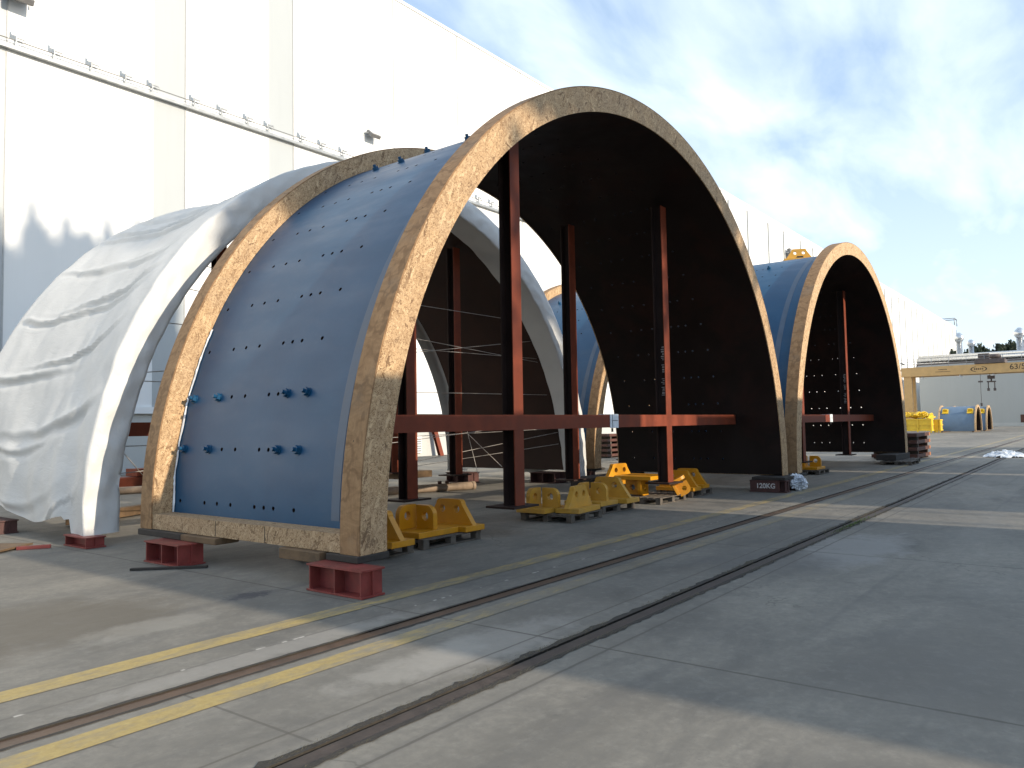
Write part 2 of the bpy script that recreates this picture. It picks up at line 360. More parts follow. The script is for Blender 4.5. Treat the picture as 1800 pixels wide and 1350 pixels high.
# ------------------------------------------------------------------ mesh helpers
class MB:
    def __init__(s): s.v = []; s.f = []; s.mi = []; s.sm = []
    def face(s, ids, mi=0, sm=False): s.f.append(tuple(ids)); s.mi.append(mi); s.sm.append(sm)
    def vert(s, p): s.v.append(tuple(p)); return len(s.v) - 1
    def quad(s, a, b, c, d, mi=0, sm=False):
        i = [s.vert(p) for p in (a, b, c, d)]; s.face(i, mi, sm)
    def box(s, x0, x1, y0, y1, z0, z1, mi=0, mat=None, bev=0.0):
        if bev > 0:
            bm = bmesh.new()
            bmesh.ops.create_cube(bm, size=1)
            for v in bm.verts: v.co = Vector(((x0 + x1) / 2 + v.co.x * (x1 - x0), (y0 + y1) / 2 + v.co.y * (y1 - y0), (z0 + z1) / 2 + v.co.z * (z1 - z0)))
            bmesh.ops.bevel(bm, geom=list(bm.edges), offset=bev, segments=1, affect='EDGES')
            s.add_bm(bm, mi, mat); return
        P = [(x0, y0, z0), (x1, y0, z0), (x1, y1, z0), (x0, y1, z0), (x0, y0, z1), (x1, y0, z1), (x1, y1, z1), (x0, y1, z1)]
        if mat: P = [tuple(mat @ Vector(p)) for p in P]
        i = [s.vert(p) for p in P]
        for q in ((0, 3, 2, 1), (4, 5, 6, 7), (0, 1, 5, 4), (1, 2, 6, 5), (2, 3, 7, 6), (3, 0, 4, 7)): s.face([i[k] for k in q], mi)
    def add_bm(s, bm, mi=0, mat=None, sm=False):
        b = len(s.v)
        bm.verts.index_update()
        for v in bm.verts: s.v.append(tuple(mat @ v.co if mat else v.co))
        for f in bm.faces: s.face([b + v.index for v in f.verts], mi, sm)
        bm.free()
    def tube(s, pts, r, n=8, mi=0, caps=True, sm=True):
        pts = [Vector(p) for p in pts]
        rings = []
        for k, p in enumerate(pts):
            t = (pts[min(k + 1, len(pts) - 1)] - pts[max(k - 1, 0)]).normalized()
            a = t.orthogonal().normalized() if abs(t.z) > 0.9 else t.cross(Vector((0, 0, 1))).normalized()
            b = t.cross(a)
            rr = r[k] if isinstance(r, (list, tuple)) else r
            rings.append([s.vert(p + (a * math.cos(2 * PI * j / n) + b * math.sin(2 * PI * j / n)) * rr) for j in range(n)])
        for k in range(len(pts) - 1):
            for j in range(n):
                s.face((rings[k][j], rings[k][(j + 1) % n], rings[k + 1][(j + 1) % n], rings[k + 1][j]), mi, sm)
        if caps:
            s.face(list(reversed(rings[0])), mi); s.face(rings[-1], mi)
    def plate(s, outline, holes, frame, thick, mi=0, seg=14):
        """outline: 2D points, holes: (x, y, r); frame maps (u, v, w) to space"""
        loops = [[Vector((x, y, 0)) for x, y in outline]]
        for hx, hy, r in holes:
            loops.append([Vector((hx + r * math.cos(-2 * PI * k / seg), hy + r * math.sin(-2 * PI * k / seg), 0)) for k in range(seg)])
        tri = tessellate_polygon(loops)
        flat = [p for l in loops for p in l]
        fr = [s.vert(frame @ Vector((p.x, p.y, 0))) for p in flat]
        bk = [s.vert(frame @ Vector((p.x, p.y, thick))) for p in flat]
        for t in tri:
            s.face([fr[i] for i in t], mi); s.face([bk[i] for i in reversed(t)], mi)
        k = 0
        for l in loops:
            n = len(l)
            a = [s.vert(frame @ Vector((p.x, p.y, 0))) for p in l]; b = [s.vert(frame @ Vector((p.x, p.y, thick))) for p in l]
            for j in range(n): s.face((a[j], a[(j + 1) % n], b[(j + 1) % n], b[j]), mi)
    def build(s, name, mats, parent=None, recalc=True):
        me = bpy.data.meshes.new(name)
        me.from_pydata(s.v, [], s.f)
        if not isinstance(mats, (list, tuple)): mats = [mats]
        for m in mats: me.materials.append(m)
        me.polygons.foreach_set('material_index', s.mi)
        me.polygons.foreach_set('use_smooth', s.sm)
        if recalc:
            bm = bmesh.new(); bm.from_mesh(me)
            bmesh.ops.recalc_face_normals(bm, faces=bm.faces); bm.to_mesh(me); bm.free()
        me.update()
        o = bpy.data.objects.new(name, me); COL.objects.link(o)
        if parent: o.parent = parent
        return o
def tag(o, label, cat=None, group=None, kind=None):
    if label: o['label'] = label
    if cat: o['category'] = cat
    if group: o['group'] = group
    if kind: o['kind'] = kind
    return o
def thing(name, label, cat, loc=(0, 0, 0), rz=0.0, group=None):
    o = bpy.data.objects.new(name, None); o.empty_display_size = 0.3
    COL.objects.link(o); o.location = loc; o.rotation_euler = (0, 0, rz)
    return tag(o, label, cat, group)
def dup(root, loc, rz=None, label=None, scale=None):
    def cp(o, par):
        c = o.copy(); COL.objects.link(c)
        if par: c.parent = par
        for ch in o.children: cp(ch, c)
        return c
    r = cp(root, None); r.location = loc
    if rz is not None: r.rotation_euler = (0, 0, rz)
    if scale: r.scale = scale
    if label: r['label'] = label
    return r
def text_mesh(name, body, size, mat, parent, matrix, thick=0.004, bold=0.0):
    cu = bpy.data.curves.new(name + '_c', 'FONT'); cu.body = body; cu.size = size; cu.align_x = 'CENTER'; cu.align_y = 'CENTER'
    cu.extrude = thick / 2; cu.offset = bold
    t = bpy.data.objects.new(name + '_c', cu); COL.objects.link(t)
    dg = bpy.context.evaluated_depsgraph_get()
    me = bpy.data.meshes.new_from_object(t.evaluated_get(dg))
    bpy.data.objects.remove(t)
    me.transform(matrix); me.materials.clear(); me.materials.append(mat)
    o = bpy.data.objects.new(name, me); COL.objects.link(o)
    if parent: o.parent = parent
    return o
def frame(origin, u, v):
    u = Vector(u).normalized(); v = Vector(v).normalized(); w = u.cross(v)
    return Matrix(((u.x, v.x, w.x, origin[0]), (u.y, v.y, w.y, origin[1]), (u.z, v.z, w.z, origin[2]), (0, 0, 0, 1)))

# ------------------------------------------------------------------ ground, rails, markings
X0, X1 = -250.0, 900.0
RA = (4.65, 4.83); RB = (3.165, 3.345)
g = MB()
ys = [-300, RB[0], RB[1], RA[0], RA[1], 500]
for a, b, z in ((-300, RB[0], 0), (RB[1], RA[0], 0), (RA[1], 500, 0), (RB[0], RB[1], -0.045), (RA[0], RA[1], -0.025)):
    g.quad((X0, a, z), (X1, a, z), (X1, b, z), (X0, b, z))
for y, z in ((RB[0], -0.045), (RB[1], -0.045), (RA[0], -0.025), (RA[1], -0.025)):
    g.quad((X0, y, 0), (X1, y, 0), (X1, y, z), (X0, y, z), 1)
ground = g.build('ground', [M['concrete'], M['channel']], recalc=False)
tag(ground, None, kind='structure')
# recessed crane rails
def rail(yc, hw, depth, mat, name, label):
    t = thing(name, label, 'rail', (0, yc, 0))
    b = MB(); b.box(X0, 400, -hw, hw, -depth, -0.006); b.build('rail_head', mat, t)
    c = MB(); w = (RA[1] - RA[0]) / 2 - 0.004
    c.quad((X0, -w, -depth + 0.006), (400, -w, -depth + 0.006), (400, w, -depth + 0.006), (X0, w, -depth + 0.006)); c.build('channel_bed', M['channel'], t, recalc=False)
    return t
rail((RA[0] + RA[1]) / 2, 0.075, 0.025, M['rail'], 'floor_rail', 'narrow brown floor rail running between the two yellow lines')
rail((RB[0] + RB[1]) / 2, 0.055, 0.045, M['railbrown'], 'floor_rail', 'wider dirty floor rail with ragged weedy edges, nearest the camera')
for y0, y1, lab in ((5.46, 5.69, 'worn yellow line on the side of the brown rail nearer the blue segments'), (4.31, 4.53, 'worn yellow line between the brown rail and the dirty weedy rail')):
    b = MB(); n = 400
    xs = [X0 * 0.1 + (k / n) ** 2 * 220 for k in range(n + 1)]
    for k in range(n):
        b.quad((xs[k], y0, 0.004), (xs[k + 1], y0, 0.004), (xs[k + 1], y1, 0.004), (xs[k], y1, 0.004))
    o = b.build('yellow_line', M['yline'], recalc=False); tag(o, lab, 'floor marking', 'yellow floor lines', 'structure')
# ragged dirt along the rail channels
def ragged(y, side, amp, x0, x1, step, seed):
    b = MB(); rnd = random.Random(seed); x = x0; prev = None
    while x < x1:
        w = amp * (0.25 + 0.75 * abs(noise.noise(Vector((x * 2.3, seed, 0)))) + 0.5 * rnd.random() ** 3)
        p = ((x, y - side * 0.02, 0.0042), (x, y + side * w, 0.0042))
        if prev: b.quad(prev[0], p[0], p[1], prev[1])
        prev = p; x += step * (1 + x * 0.05 if x > 0 else 1)
    return b
dirt = MB()
for y, sd, am, se in ((RB[0], -1, 0.05, 1), (RB[1], 1, 0.07, 2), (RA[1], 1, 0.025, 3), (RA[0], -1, 0.02, 4)):
    r = ragged(y, sd, am, -3, 60, 0.045, se)
    o = len(dirt.v); dirt.v += r.v
    for f in r.f: dirt.face([i + o for i in f])
tag(dirt.build('dirt', M['channel'], recalc=False), 'dark dirt crumbling along the edges of the floor rails', 'dirt', kind='stuff')
st = MB(); rnd = random.Random(11)
for k in range(5200):
    x = 1.0 + 20 * rnd.random() ** 1.4
    y = RB[1] + rnd.gauss(0.012, 0.022) if rnd.random() < 0.6 else RB[0] + rnd.gauss(-0.005, 0.022)
    den = noise.noise(Vector((x * 1.1, y, 3)))
    if den < -0.15: continue
    a = rnd.gauss(0, 0.5); k_ = min(1.0, 0.35 + x * 0.07); l = rnd.uniform(0.012, 0.055) * k_; h = rnd.uniform(0.001, 0.010) * k_; wd = rnd.uniform(0.0010, 0.0024) * k_
    ca, sa = math.cos(a), math.sin(a)
    st.quad((x - sa * wd, y + ca * wd, 0.005), (x + sa * wd, y - ca * wd, 0.005), (x + ca * l + sa * wd, y + sa * l - ca * wd, 0.005 + h), (x + ca * l - sa * wd, y + sa * l + ca * wd, 0.005 + h))
tag(st.build('dry_straw', M['straw'], recalc=False), 'dry straw and fibres caught along the near rail groove', 'straw', kind='stuff')
gr = MB()
for k in range(420):
    x = rnd.gauss(12.9, 0.55); y = RB[0] + 0.04 + rnd.gauss(0, 0.035)
    a = rnd.uniform(0, 2 * PI); l = rnd.uniform(0.015, 0.05); h = rnd.uniform(0.006, 0.022)
    ca, sa = math.cos(a), math.sin(a)
    gr.quad((x - sa * .004, y + ca * .004, -0.005), (x + sa * .004, y - ca * .004, -0.005), (x + ca * l + sa * .002, y + sa * l - ca * .002, h), (x + ca * l - sa * .002, y + sa * l + ca * .002, h))
tag(gr.build('grass', M['grass'], recalc=False), 'small patch of green weeds in the near rail groove', 'weeds', kind='stuff')

# ------------------------------------------------------------------ the white hall
YW = 30.31
HALL_TOP = 25.4
HX0, HX1 = -60.0, 234.5
hall = thing('factory_hall', 'huge white clad factory hall filling the left behind the blue segments', 'building', (HX0, YW, 0))
def L(o):  # children of the hall are built in world coordinates
    o.location = (-HX0, -YW, 0); return o
b = MB(); b.box(HX0, HX1, YW, YW + 40, 2.6, HALL_TOP); L(b.build('wall', M['wallwhite'], hall))
b = MB(); b.box(HX0, HX1, YW + 0.10, YW + 39.9, -0.1, 2.6 - 0.01); L(b.build('plinth', M['plinth'], hall))
b = MB(); b.box(HX0, HX1, YW - 0.10, YW + 0.02, 2.36, 2.62); L(b.build('sill', M['wallwhite'], hall))
b = MB(); b.box(HX0, HX1 + .1, YW - 0.06, YW + 40.1, HALL_TOP, HALL_TOP + 0.18); L(b.build('roof_edge', M['wallwhite'], hall))
seams = [10.53, 17.25, 22.75, 29.41, 34.74, 41.19]
xs = seams[-1]; k = 0
while xs < HX1 - 6:
    xs += (5.45, 6.65)[k % 2]; k += 1; seams.append(xs)
xs = 10.53; k = 0
while xs > HX0 + 6:
    xs -= (5.45, 6.65)[k % 2]; k += 1; seams.append(xs)
b = MB()
for x in [q for q in seams if q < 60]:
    w = 0.022
    b.box(x - w, x + w, YW - 0.035, YW + 0.01, 2.63, HALL_TOP - 0.01)
L(b.build('panel_joint', M['joint'], hall))
b = MB()
for x in [q for q in seams if q >= 60]: b.box(x - 0.065, x + 0.065, YW - 0.12, YW + 0.01, 2.63, HALL_TOP - 0.6)
L(b.build('far_panel_joint', M['steelgrey'], hall))
for x in (10.53, 17.25, 22.75):
    for z0, z1 in ((2.63, 15.2), (15.62, HALL_TOP - 0.05)):
        b = MB(); b.box(x - 1.36, x - 0.03, YW - 0.008, YW + 0.01, z0, z1); L(b.build('translucent_strip', M['translucent'], hall))
b = MB()
b.box(HX0, 75, YW - 0.22, YW - 0.002, 15.27, 15.40)
L(b.build('ledge', M['steelgrey'], hall))
for x, z0, z1 in ((135, 4, 15), (152, 3, 12), (168, 6, 14), (187, 3, 13), (200, 6, 11)):
    b = MB(); b.box(x - 0.35, x + 0.35, YW - 0.05, YW + 0.01, z0, z1); L(b.build('window_slit', M['steelgrey'], hall))
b = MB()
b.box(30.85, 31.3, YW - 0.02, YW + 0.13, 0.2, 1.1)
for k in range(6): b.box(30.9, 31.25, YW - 0.04, YW - 0.015, 0.28 + k * 0.13, 0.35 + k * 0.13, 1)
L(b.build('vent_grille', [M['wallwhite'], M['steelgrey']], hall))
# cable with little clips above the ledge
wr = thing('cable_run', 'thin grey cable on a row of small clips above the ledge of the white hall', 'cable', (10.77, YW, 15.5))
b = MB(); b.tube([(-70, -0.17, 0.12), (60, -0.17, 0.12)], 0.018, 6); b.build('cable', M['lampgrey'], wr)
brx = [10.77, 12.03, 13.35, 14.65, 15.73, 17.57, 18.85, 20.16, 21.24, 23.1, 24.33, 25.66, 27.1, 28.4, 29.7, 31.0, 32.5, 33.8, 35.1, 36.4, 37.7, 39.2, 40.5, 41.8, 43.2, 44.6, 46]
for x in brx:
    b = MB(); xx = x - 10.77
    b.box(xx - 0.05, xx + 0.05, -0.21, -0.01, -0.10, 0.0)
    b.box(xx - 0.02, xx + 0.02, -0.19, -0.15, 0.02, 0.28)
    b.box(xx - 0.16, xx + 0.06, -0.20, -0.18, 0.28, 0.52, 1)
    b.box(xx + 0.02, xx + 0.26, -0.20, -0.14, 0.22, 0.28)
    b.tube([(xx + 0.24, -0.17, 0.25), (xx + 0.30, -0.17, 0.18), (xx + 0.29, -0.17, 0.10)], 0.012, 5)
    b.build('clip', [M['steelgrey'], M['wallwhite']], wr)
def floodlight(loc, rot, s, label):
    t = thing('floodlight', label, 'floodlight', loc, 0, 'floodlights on the white hall')
    t.scale = (s, s, s)
    b = MB()
    m = Matrix.Rotation(rot, 4, 'X')
    b.box(-0.33, 0.33, -0.10, 0.10, -0.26, 0.26, 0, m, 0.03); b.build('housing', M['lampgrey'], t)
    b = MB(); b.box(-0.26, 0.26, -0.115, -0.101, -0.19, 0.19, 0, m); b.build('glass', M['lampglass'], t)
    b = MB(); b.tube([(-0.38, 0.0, 0), (-0.38, 0.30, 0.05), (0.38, 0.30, 0.05), (0.38, 0.0, 0)], 0.025, 6); b.build('bracket', M['steelgrey'], t)
    return t
floodlight((27.6, YW - 0.35, 17.1), R_(-50), 1.0, 'grey floodlight tilted down on the wall above the nearest segment')
floodlight((10.75, YW - 0.4, 17.15), R_(-55), 1.25, 'dark floodlight on the white wall cut by the top edge of the photo')
floodlight((96.4, YW - 0.5, 22.2), R_(-10), 2.2, 'large box floodlight on the far wall above the second blue segment')
for i, (px, z) in enumerate(((142, 11.5), (157, 11.6), (172, 11.7))):
    floodlight((px, YW - 1.2, z), R_(-60), 1.3, 'small floodlight on the distant hall wall, %s of three in a row' % ('first', 'second', 'last')[i])

# ------------------------------------------------------------------ tower segments
CZ = 0.44
YH = [1.47, 1.86, 2.05, 2.24, 2.75, 3.05, 3.34, 3.93]
ROWS = [2.4 + 6.25 * k for k in range(29)]
def polar(r, th, y): return (-r * math.cos(th), y, CZ + r * math.sin(th))
def make_shell(Ro, Ri, y0, y1, zb, hr, holes=True):
    """half tube with real bolt holes; angle 0 is the -X side"""
    t0 = math.asin((zb - CZ) / Ro)
    dth = R_(0.38); dy = 0.042
    T = [t0]
    for k, d in enumerate(ROWS):
        c = R_(d)
        T += [c - dth, c, c + dth]
        if k < 28: T += [c + R_(1.6), c + R_(3.1), c + R_(4.65)]
    T.append(PI - t0)
    Y = [y0]
    for h in YH: Y += [h - dy, h, h + dy]
    Y.append(y1)
    hol = {}
    if holes:
        for d in ROWS:
            for h in YH: hol[(T.index(R_(d)), Y.index(h))] = (R_(d), h)
    b = MB()
    skip = set()
    for (i, j) in hol:
        for a in (i - 1, i):
            for c in (j - 1, j): skip.add((a, c))
    for rad, mi in ((Ro, 0), (Ri, 1)):
        V = {(i, j): b.vert(polar(rad, T[i], Y[j])) for i in range(len(T)) for j in range(len(Y))}
        for i in range(len(T) - 1):
            for j in range(len(Y) - 1):
                if (i, j) in skip: continue
                q = (V[i, j], V[i + 1, j], V[i + 1, j + 1], V[i, j + 1])
                b.face(q if mi else tuple(reversed(q)), mi, True)
        for (i, j), (th, h) in hol.items():
            per = [(i - 1, j - 1), (i, j - 1), (i + 1, j - 1), (i + 1, j), (i + 1, j + 1), (i, j + 1), (i - 1, j + 1), (i - 1, j)]
            inn = []
            for (a, c) in per:
                ang = math.atan2(Y[c] - h, (T[a] - th) * rad)
                inn.append(b.vert(polar(rad, th + hr * math.cos(ang) / rad, h + hr * math.sin(ang))))
            for k in range(8):
                q = (V[per[k]], V[per[(k + 1) % 8]], inn[(k + 1) % 8], inn[k])
                b.face(q if mi else tuple(reversed(q)), mi, True)
    for (i, j), (th, h) in hol.items():
        ro = []; ri = []
        for k in range(8):
            ang = 2 * PI * k / 8
            ro.append(b.vert(polar(Ro, th + hr * math.cos(ang) / Ro, h + hr * math.sin(ang))))
            ri.append(b.vert(polar(Ri, th + hr * math.cos(ang) / Ro, h + hr * math.sin(ang))))
        for k in range(8): b.face((ro[k], ri[k], ri[(k + 1) % 8], ro[(k + 1) % 8]), 1)
    for yy in (y0, y1):
        for i in range(len(T) - 1):
            b.quad(polar(Ro, T[i], yy), polar(Ri, T[i], yy), polar(Ri, T[i + 1], yy), polar(Ro, T[i + 1], yy), 1)
    for th in (T[0], T[-1]):
        b.quad(polar(Ro, th, y0), polar(Ro, th, y1), polar(Ri, th, y1), polar(Ri, th, y0), 1)
    return b
def arc_band(b, r0, r1, ya, yb, zb, n=96, mi=0, sm_r=True, th0=None, th1=None):
    """solid ring segment between radii r0 < r1 and ya < yb, ending at height zb"""
    t0o = math.asin((zb - CZ) / r1) if th0 is None else th0
    t1o = PI - math.asin((zb - CZ) / r1) if th1 is None else th1
    P = {}
    for i in range(n + 1):
        th = t0o + (t1o - t0o) * i / n
        for key, (r, y) in enumerate(((r0, ya), (r1, ya), (r1, yb), (r0, yb))):
            P[i, key] = polar(r, th, y)
    for key in range(4):
        k2 = (key + 1) % 4
        sm = key in (1, 3)
        A = [b.vert(P[i, key]) for i in range(n + 1)]; B = [b.vert(P[i, k2]) for i in range(n + 1)]
        for i in range(n): b.face((A[i], B[i], B[i + 1], A[i + 1]), mi, sm)
    for i in (0, n): b.quad(*[P[i, k] for k in range(4)], mi)
def hbeam(b, p0, p1, wdir, hdir, w, h, tf=0.018, tw=0.012, mi=0, wmi=0):
    """H section from p0 to p1: flanges perpendicular to hdir, w wide along wdir, h deep along hdir"""
    p0 = Vector(p0); p1 = Vector(p1); wd = Vector(wdir); hd = Vector(hdir)
    def slab(o0, hw, hh):
        c = []
        for p in (p0, p1):
            for sx, sy in ((-1, -1), (1, -1), (1, 1), (-1, 1)): c.append(b.vert(p + o0 + wd * hw * sx + hd * hh * sy))
        for q in ((0, 1, 2, 3), (7, 6, 5, 4), (0, 4, 5, 1), (1, 5, 6, 2), (2, 6, 7, 3), (3, 7, 4, 0)): b.face([c[i] for i in q], mi)
    slab(-hd * (h / 2 - tf / 2), w / 2, tf / 2); n0 = len(b.f); slab(hd * (h / 2 - tf / 2), w / 2, tf / 2); slab(Vector((0, 0, 0)), tw / 2, h / 2 - tf)
    for k in range(n0, len(b.f)): b.mi[k] = wmi
def hexbolt(b, th, y, r0, s=1.0, mi=0):
    c, sn = math.cos(th), math.sin(th)
    n = Vector((-c, 0, sn)); o = Vector(polar(r0, th, y))
    u = Vector((0, 1, 0)); w = n.cross(u)
    def prism(rad, z0, z1, k, rot=0.0):
        A = [b.vert(o + n * z0 + (u * math.cos(2 * PI * i / k + rot) + w * math.sin(2 * PI * i / k + rot)) * rad) for i in range(k)]
        B = [b.vert(o + n * z1 + (u * math.cos(2 * PI * i / k + rot) + w * math.sin(2 * PI * i / k + rot)) * rad) for i in range(k)]
        for i in range(k): b.face((A[i], A[(i + 1) % k], B[(i + 1) % k], B[i]), mi)
        b.face(B, mi)
    prism(0.062 * s, -0.01, 0.010, 14); prism(0.052 * s, 0.010, 0.055 * s, 6, 0.4); prism(0.026 * s, 0.055 * s, 0.095 * s, 10)

RO, RI, RC = 6.40, 6.33, 6.70          # shell outside, shell inside, cover outside
LEN = 4.40
ZB = 0.35
def add_brace(root, c_off, ys_, Rin, zpl=0.40, zbeam=(1.575, 1.805), y_end=None, pouch=None, text=True):
    for sx in (-1, 1):
        for yy in ys_:
            xx = sx * c_off
            ztop = CZ + math.sqrt(Rin ** 2 - (abs(xx) + 0.14) ** 2) - 0.02
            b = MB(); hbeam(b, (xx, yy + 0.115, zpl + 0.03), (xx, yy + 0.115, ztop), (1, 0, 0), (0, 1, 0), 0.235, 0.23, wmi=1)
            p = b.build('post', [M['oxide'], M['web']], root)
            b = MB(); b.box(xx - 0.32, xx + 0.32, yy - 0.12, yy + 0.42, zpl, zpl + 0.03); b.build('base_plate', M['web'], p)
            if text and sx == 1 and yy == ys_[0]:
                b = MB(); rr = random.Random(5)
                zz = 3.22
                for k in range(26):
                    hgt = rr.choice((0.012, 0.018, 0.03))
                    if k in (7, 8, 13, 14, 15, 20): zz -= 0.035; continue
                    ww = rr.uniform(0.05, 0.09)
                    b.box(xx - 0.0085, xx - 0.0065, yy + 0.06, yy + 0.06 + ww, zz - hgt, zz); zz -= hgt + 0.022
                b.build('lettering', M['stencil'], p)
    for yy in ys_:
        zc = (zbeam[0] + zbeam[1]) / 2
        half = math.sqrt(Rin ** 2 - (zbeam[1] - CZ) ** 2) - 0.02
        b = MB(); hbeam(b, (-half, yy + 0.115 - 0.006, zc), (half, yy + 0.115 - 0.006, zc), (0, 0, 1), (0, 1, 0), zbeam[1] - zbeam[0], 0.23)
        bm_ = b.build('cross_beam', M['oxide'], root)
        if pouch is not None and yy == ys_[0]:
            b = MB()
            b.box(pouch - 0.15, pouch + 0.15, yy - 0.022, yy - 0.008, zbeam[0] - 0.01, zbeam[1] + 0.012, 0, None, 0.005)
            b.box(pouch - 0.15, pouch + 0.15, yy - 0.008, yy + 0.24, zbeam[1] + 0.001, zbeam[1] + 0.012)
            b.box(pouch - 0.085, pouch - 0.075, yy - 0.025, yy - 0.0215, zbeam[0] - 0.01, zbeam[1] + 0.012, 1)
            b.box(pouch - 0.085, pouch + 0.12, yy - 0.026, yy - 0.0225, zc + 0.006, zc + 0.014, 1)
            b.box(pouch - 0.11, pouch - 0.05, yy - 0.02, yy - 0.012, zbeam[0] - 0.08, zbeam[0] - 0.012, 1)
            b.build('document_pouch', [M['whiteplastic'], M['black']], bm_)

seg = thing('tower_segment', 'large blue half tube tower segment nearest the camera, edged in chipboard, fully in view', 'tower segment', (12.03, 6.05, 0), 0, 'blue half tube segments standing in the yard')
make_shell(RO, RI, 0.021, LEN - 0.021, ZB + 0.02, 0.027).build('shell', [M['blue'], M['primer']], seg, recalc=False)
b = MB()
arc_band(b, RO + 0.001, RO + 0.004, 0.66, 0.80, ZB + 0.28, 90)
b.build('masking_band', M['tape'], seg)
def cover(y0, y1, name, label, ra, rb):
    b = MB(); arc_band(b, ra, RC - 0.018, y0, y0 + 0.02, ZB, 120)
    o = b.build(name, M['osb'], seg); o['label'] = label
    b = MB(); arc_band(b, rb, RC - 0.018, y1 - 0.02, y1, ZB, 120); b.build('back_board', M['osb'], o)
    b = MB(); arc_band(b, RC - 0.018, RC, y0 + 0.004, y1 - 0.004, ZB, 120); b.build('rim_board', M['ply'], o)
    return o
cv1 = cover(0.0, 0.30, 'end_cover', 'chipboard end cover facing the camera', RI - 0.012, RO + 0.004)
cv2 = cover(4.11, 4.40, 'end_cover', 'chipboard end cover at the far end', RO + 0.004, RI - 0.012)
for s in (-1, 1):
    b = MB(); b.box(min(s * 6.68, s * 6.38), max(s * 6.68, s * 6.38), 0.302, 4.108, ZB + 0.004, ZB + 0.20)
    for f in (1.62, 2.62):
        b.box(min(s * 6.683, s * 6.60), max(s * 6.683, s * 6.60), f - 0.004, f + 0.004, ZB + 0.01, ZB + 0.195, 1)
    bo = b.build('base_board', [M['osb_dark'], M['darktimber']], seg)
# torn plastic lining along the far cover
b = MB(); rr = random.Random(3); prev = None
for i in range(70):
    th = R_(1.0 + i * 0.34); w = (0.035 + 0.035 * noise.noise(Vector((i * 0.11, 0, 0))) + 0.008 * rr.random())
    off = 0.03 * noise.noise(Vector((i * 0.45, 4, 0)))
    p = (polar(RO + 0.015, th, 4.10 - 0.002), polar(RO + 0.02 + abs(off), th, 4.10 - w * 0.6), polar(RO + 0.012, th, 4.10 - w))
    if prev:
        b.quad(prev[0], p[0], p[1], prev[1], 0, True); b.quad(prev[1], p[1], p[2], prev[2], 0, True)
    prev = p
b.build('plastic_lining', M['whiteplastic'], seg)
for (k, idx) in ((1, 0), (1, 1), (1, 6), (1, 7), (2, 0), (2, 1), (2, 6), (2, 7), (9, 4), (9, 6), (10, 4), (10, 1), (15, 4), (16, 5)):
    b = MB(); hexbolt(b, R_(ROWS[k]), YH[idx], RO); b.build('bolt', M['blue'], seg)
add_brace(seg, 2.57, (1.05, 3.32), RI, pouch=0.30)
seg2 = dup(seg, (25.95, 6.0, 0), label='blue half tube segment further along the row, with a yellow lug on top')
for sg in (seg2,):
    for ch in sg.children:
        if ch.name.startswith('end_cover'):
            ch.material_slots[0].link = 'OBJECT'; ch.material_slots[0].material = M['osb_pale']
seg3 = dup(seg, (25.95, 11.75, 0), label='blue half tube segment glimpsed through the nearest one, beside the white covered segment')

# segment under the white tarpaulin
CT, YT = 12.0, 11.75
RT_ = 6.80
segT = thing('tower_segment', 'dark half tube segment standing under the white tarpaulin, roped inside', 'tower segment', (CT, YT, 0))
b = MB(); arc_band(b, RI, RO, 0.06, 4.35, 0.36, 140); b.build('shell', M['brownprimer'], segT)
b = MB(); arc_band(b, RO, 6.70, 0.03, 0.33, 0.36, 100); b.build('end_cover', M['osb'], segT)
add_brace(segT, 2.56, (1.05, 3.32), RI, zpl=0.42, text=False)

FR = random.Random(17)
FOLDS = []
s_ = 0.35
while s_ < 12.0:
    FOLDS.append((s_, FR.uniform(0.7, 1.7) * (1.0 if s_ > 3 else 1.25), FR.uniform(0.035, 0.085), FR.uniform(0.07, 0.16), FR.uniform(0.15, 0.75), FR.uniform(0.25, 0.5)))
    s_ += FR.uniform(0.15, 0.85)
HALF = RT_ * PI / 2
def fold(u, v):
    """how far the cloth lies off the form: u along the tube 0 (front) .. 1 (rear), v angle 0 .. 1 from -X foot to +X foot"""
    edge = min(1.0, max(0.0, u - 0.03) / 0.10) * min(1.0, (1 - u) / 0.08)
    sag = 4 * u * (1 - u)
    s = -0.17 * sag ** 1.2 * (0.8 + 0.5 * noise.noise(Vector((v * 7, u * 1.5, 2))))
    arc = RT_ * PI * (v if v < 0.5 else 1 - v)
    side = 0 if v < 0.5 else 31
    wv = arc + 0.10 * noise.noise(Vector((u * 3.0, v * 18, 5))) + 0.05 * noise.noise(Vector((u * 9.0, v * 50, 8)))
    top = max(0.25, min(1.0, (HALF - arc) / 3.0))
    drop = 1 - math.exp(-3.2 * u) - 0.28 * u * u
    for (s0, D, A, wd, uc, uw) in FOLDS:
        t = (wv - (s0 - D * drop)) / wd
        if -4 < t < 3:
            k = math.exp(-((u - uc) / uw) ** 2) * A * top
            s += edge * k * (math.exp(-abs(t) * 1.5) - 0.75 * math.exp(-((t + 0.9) / 0.55) ** 2))
    s += edge * 0.045 * noise.noise(Vector((u * 5, v * 16, 9 + side))) + 0.018 * noise.noise(Vector((u * 16, v * 55, 1)))
    return s
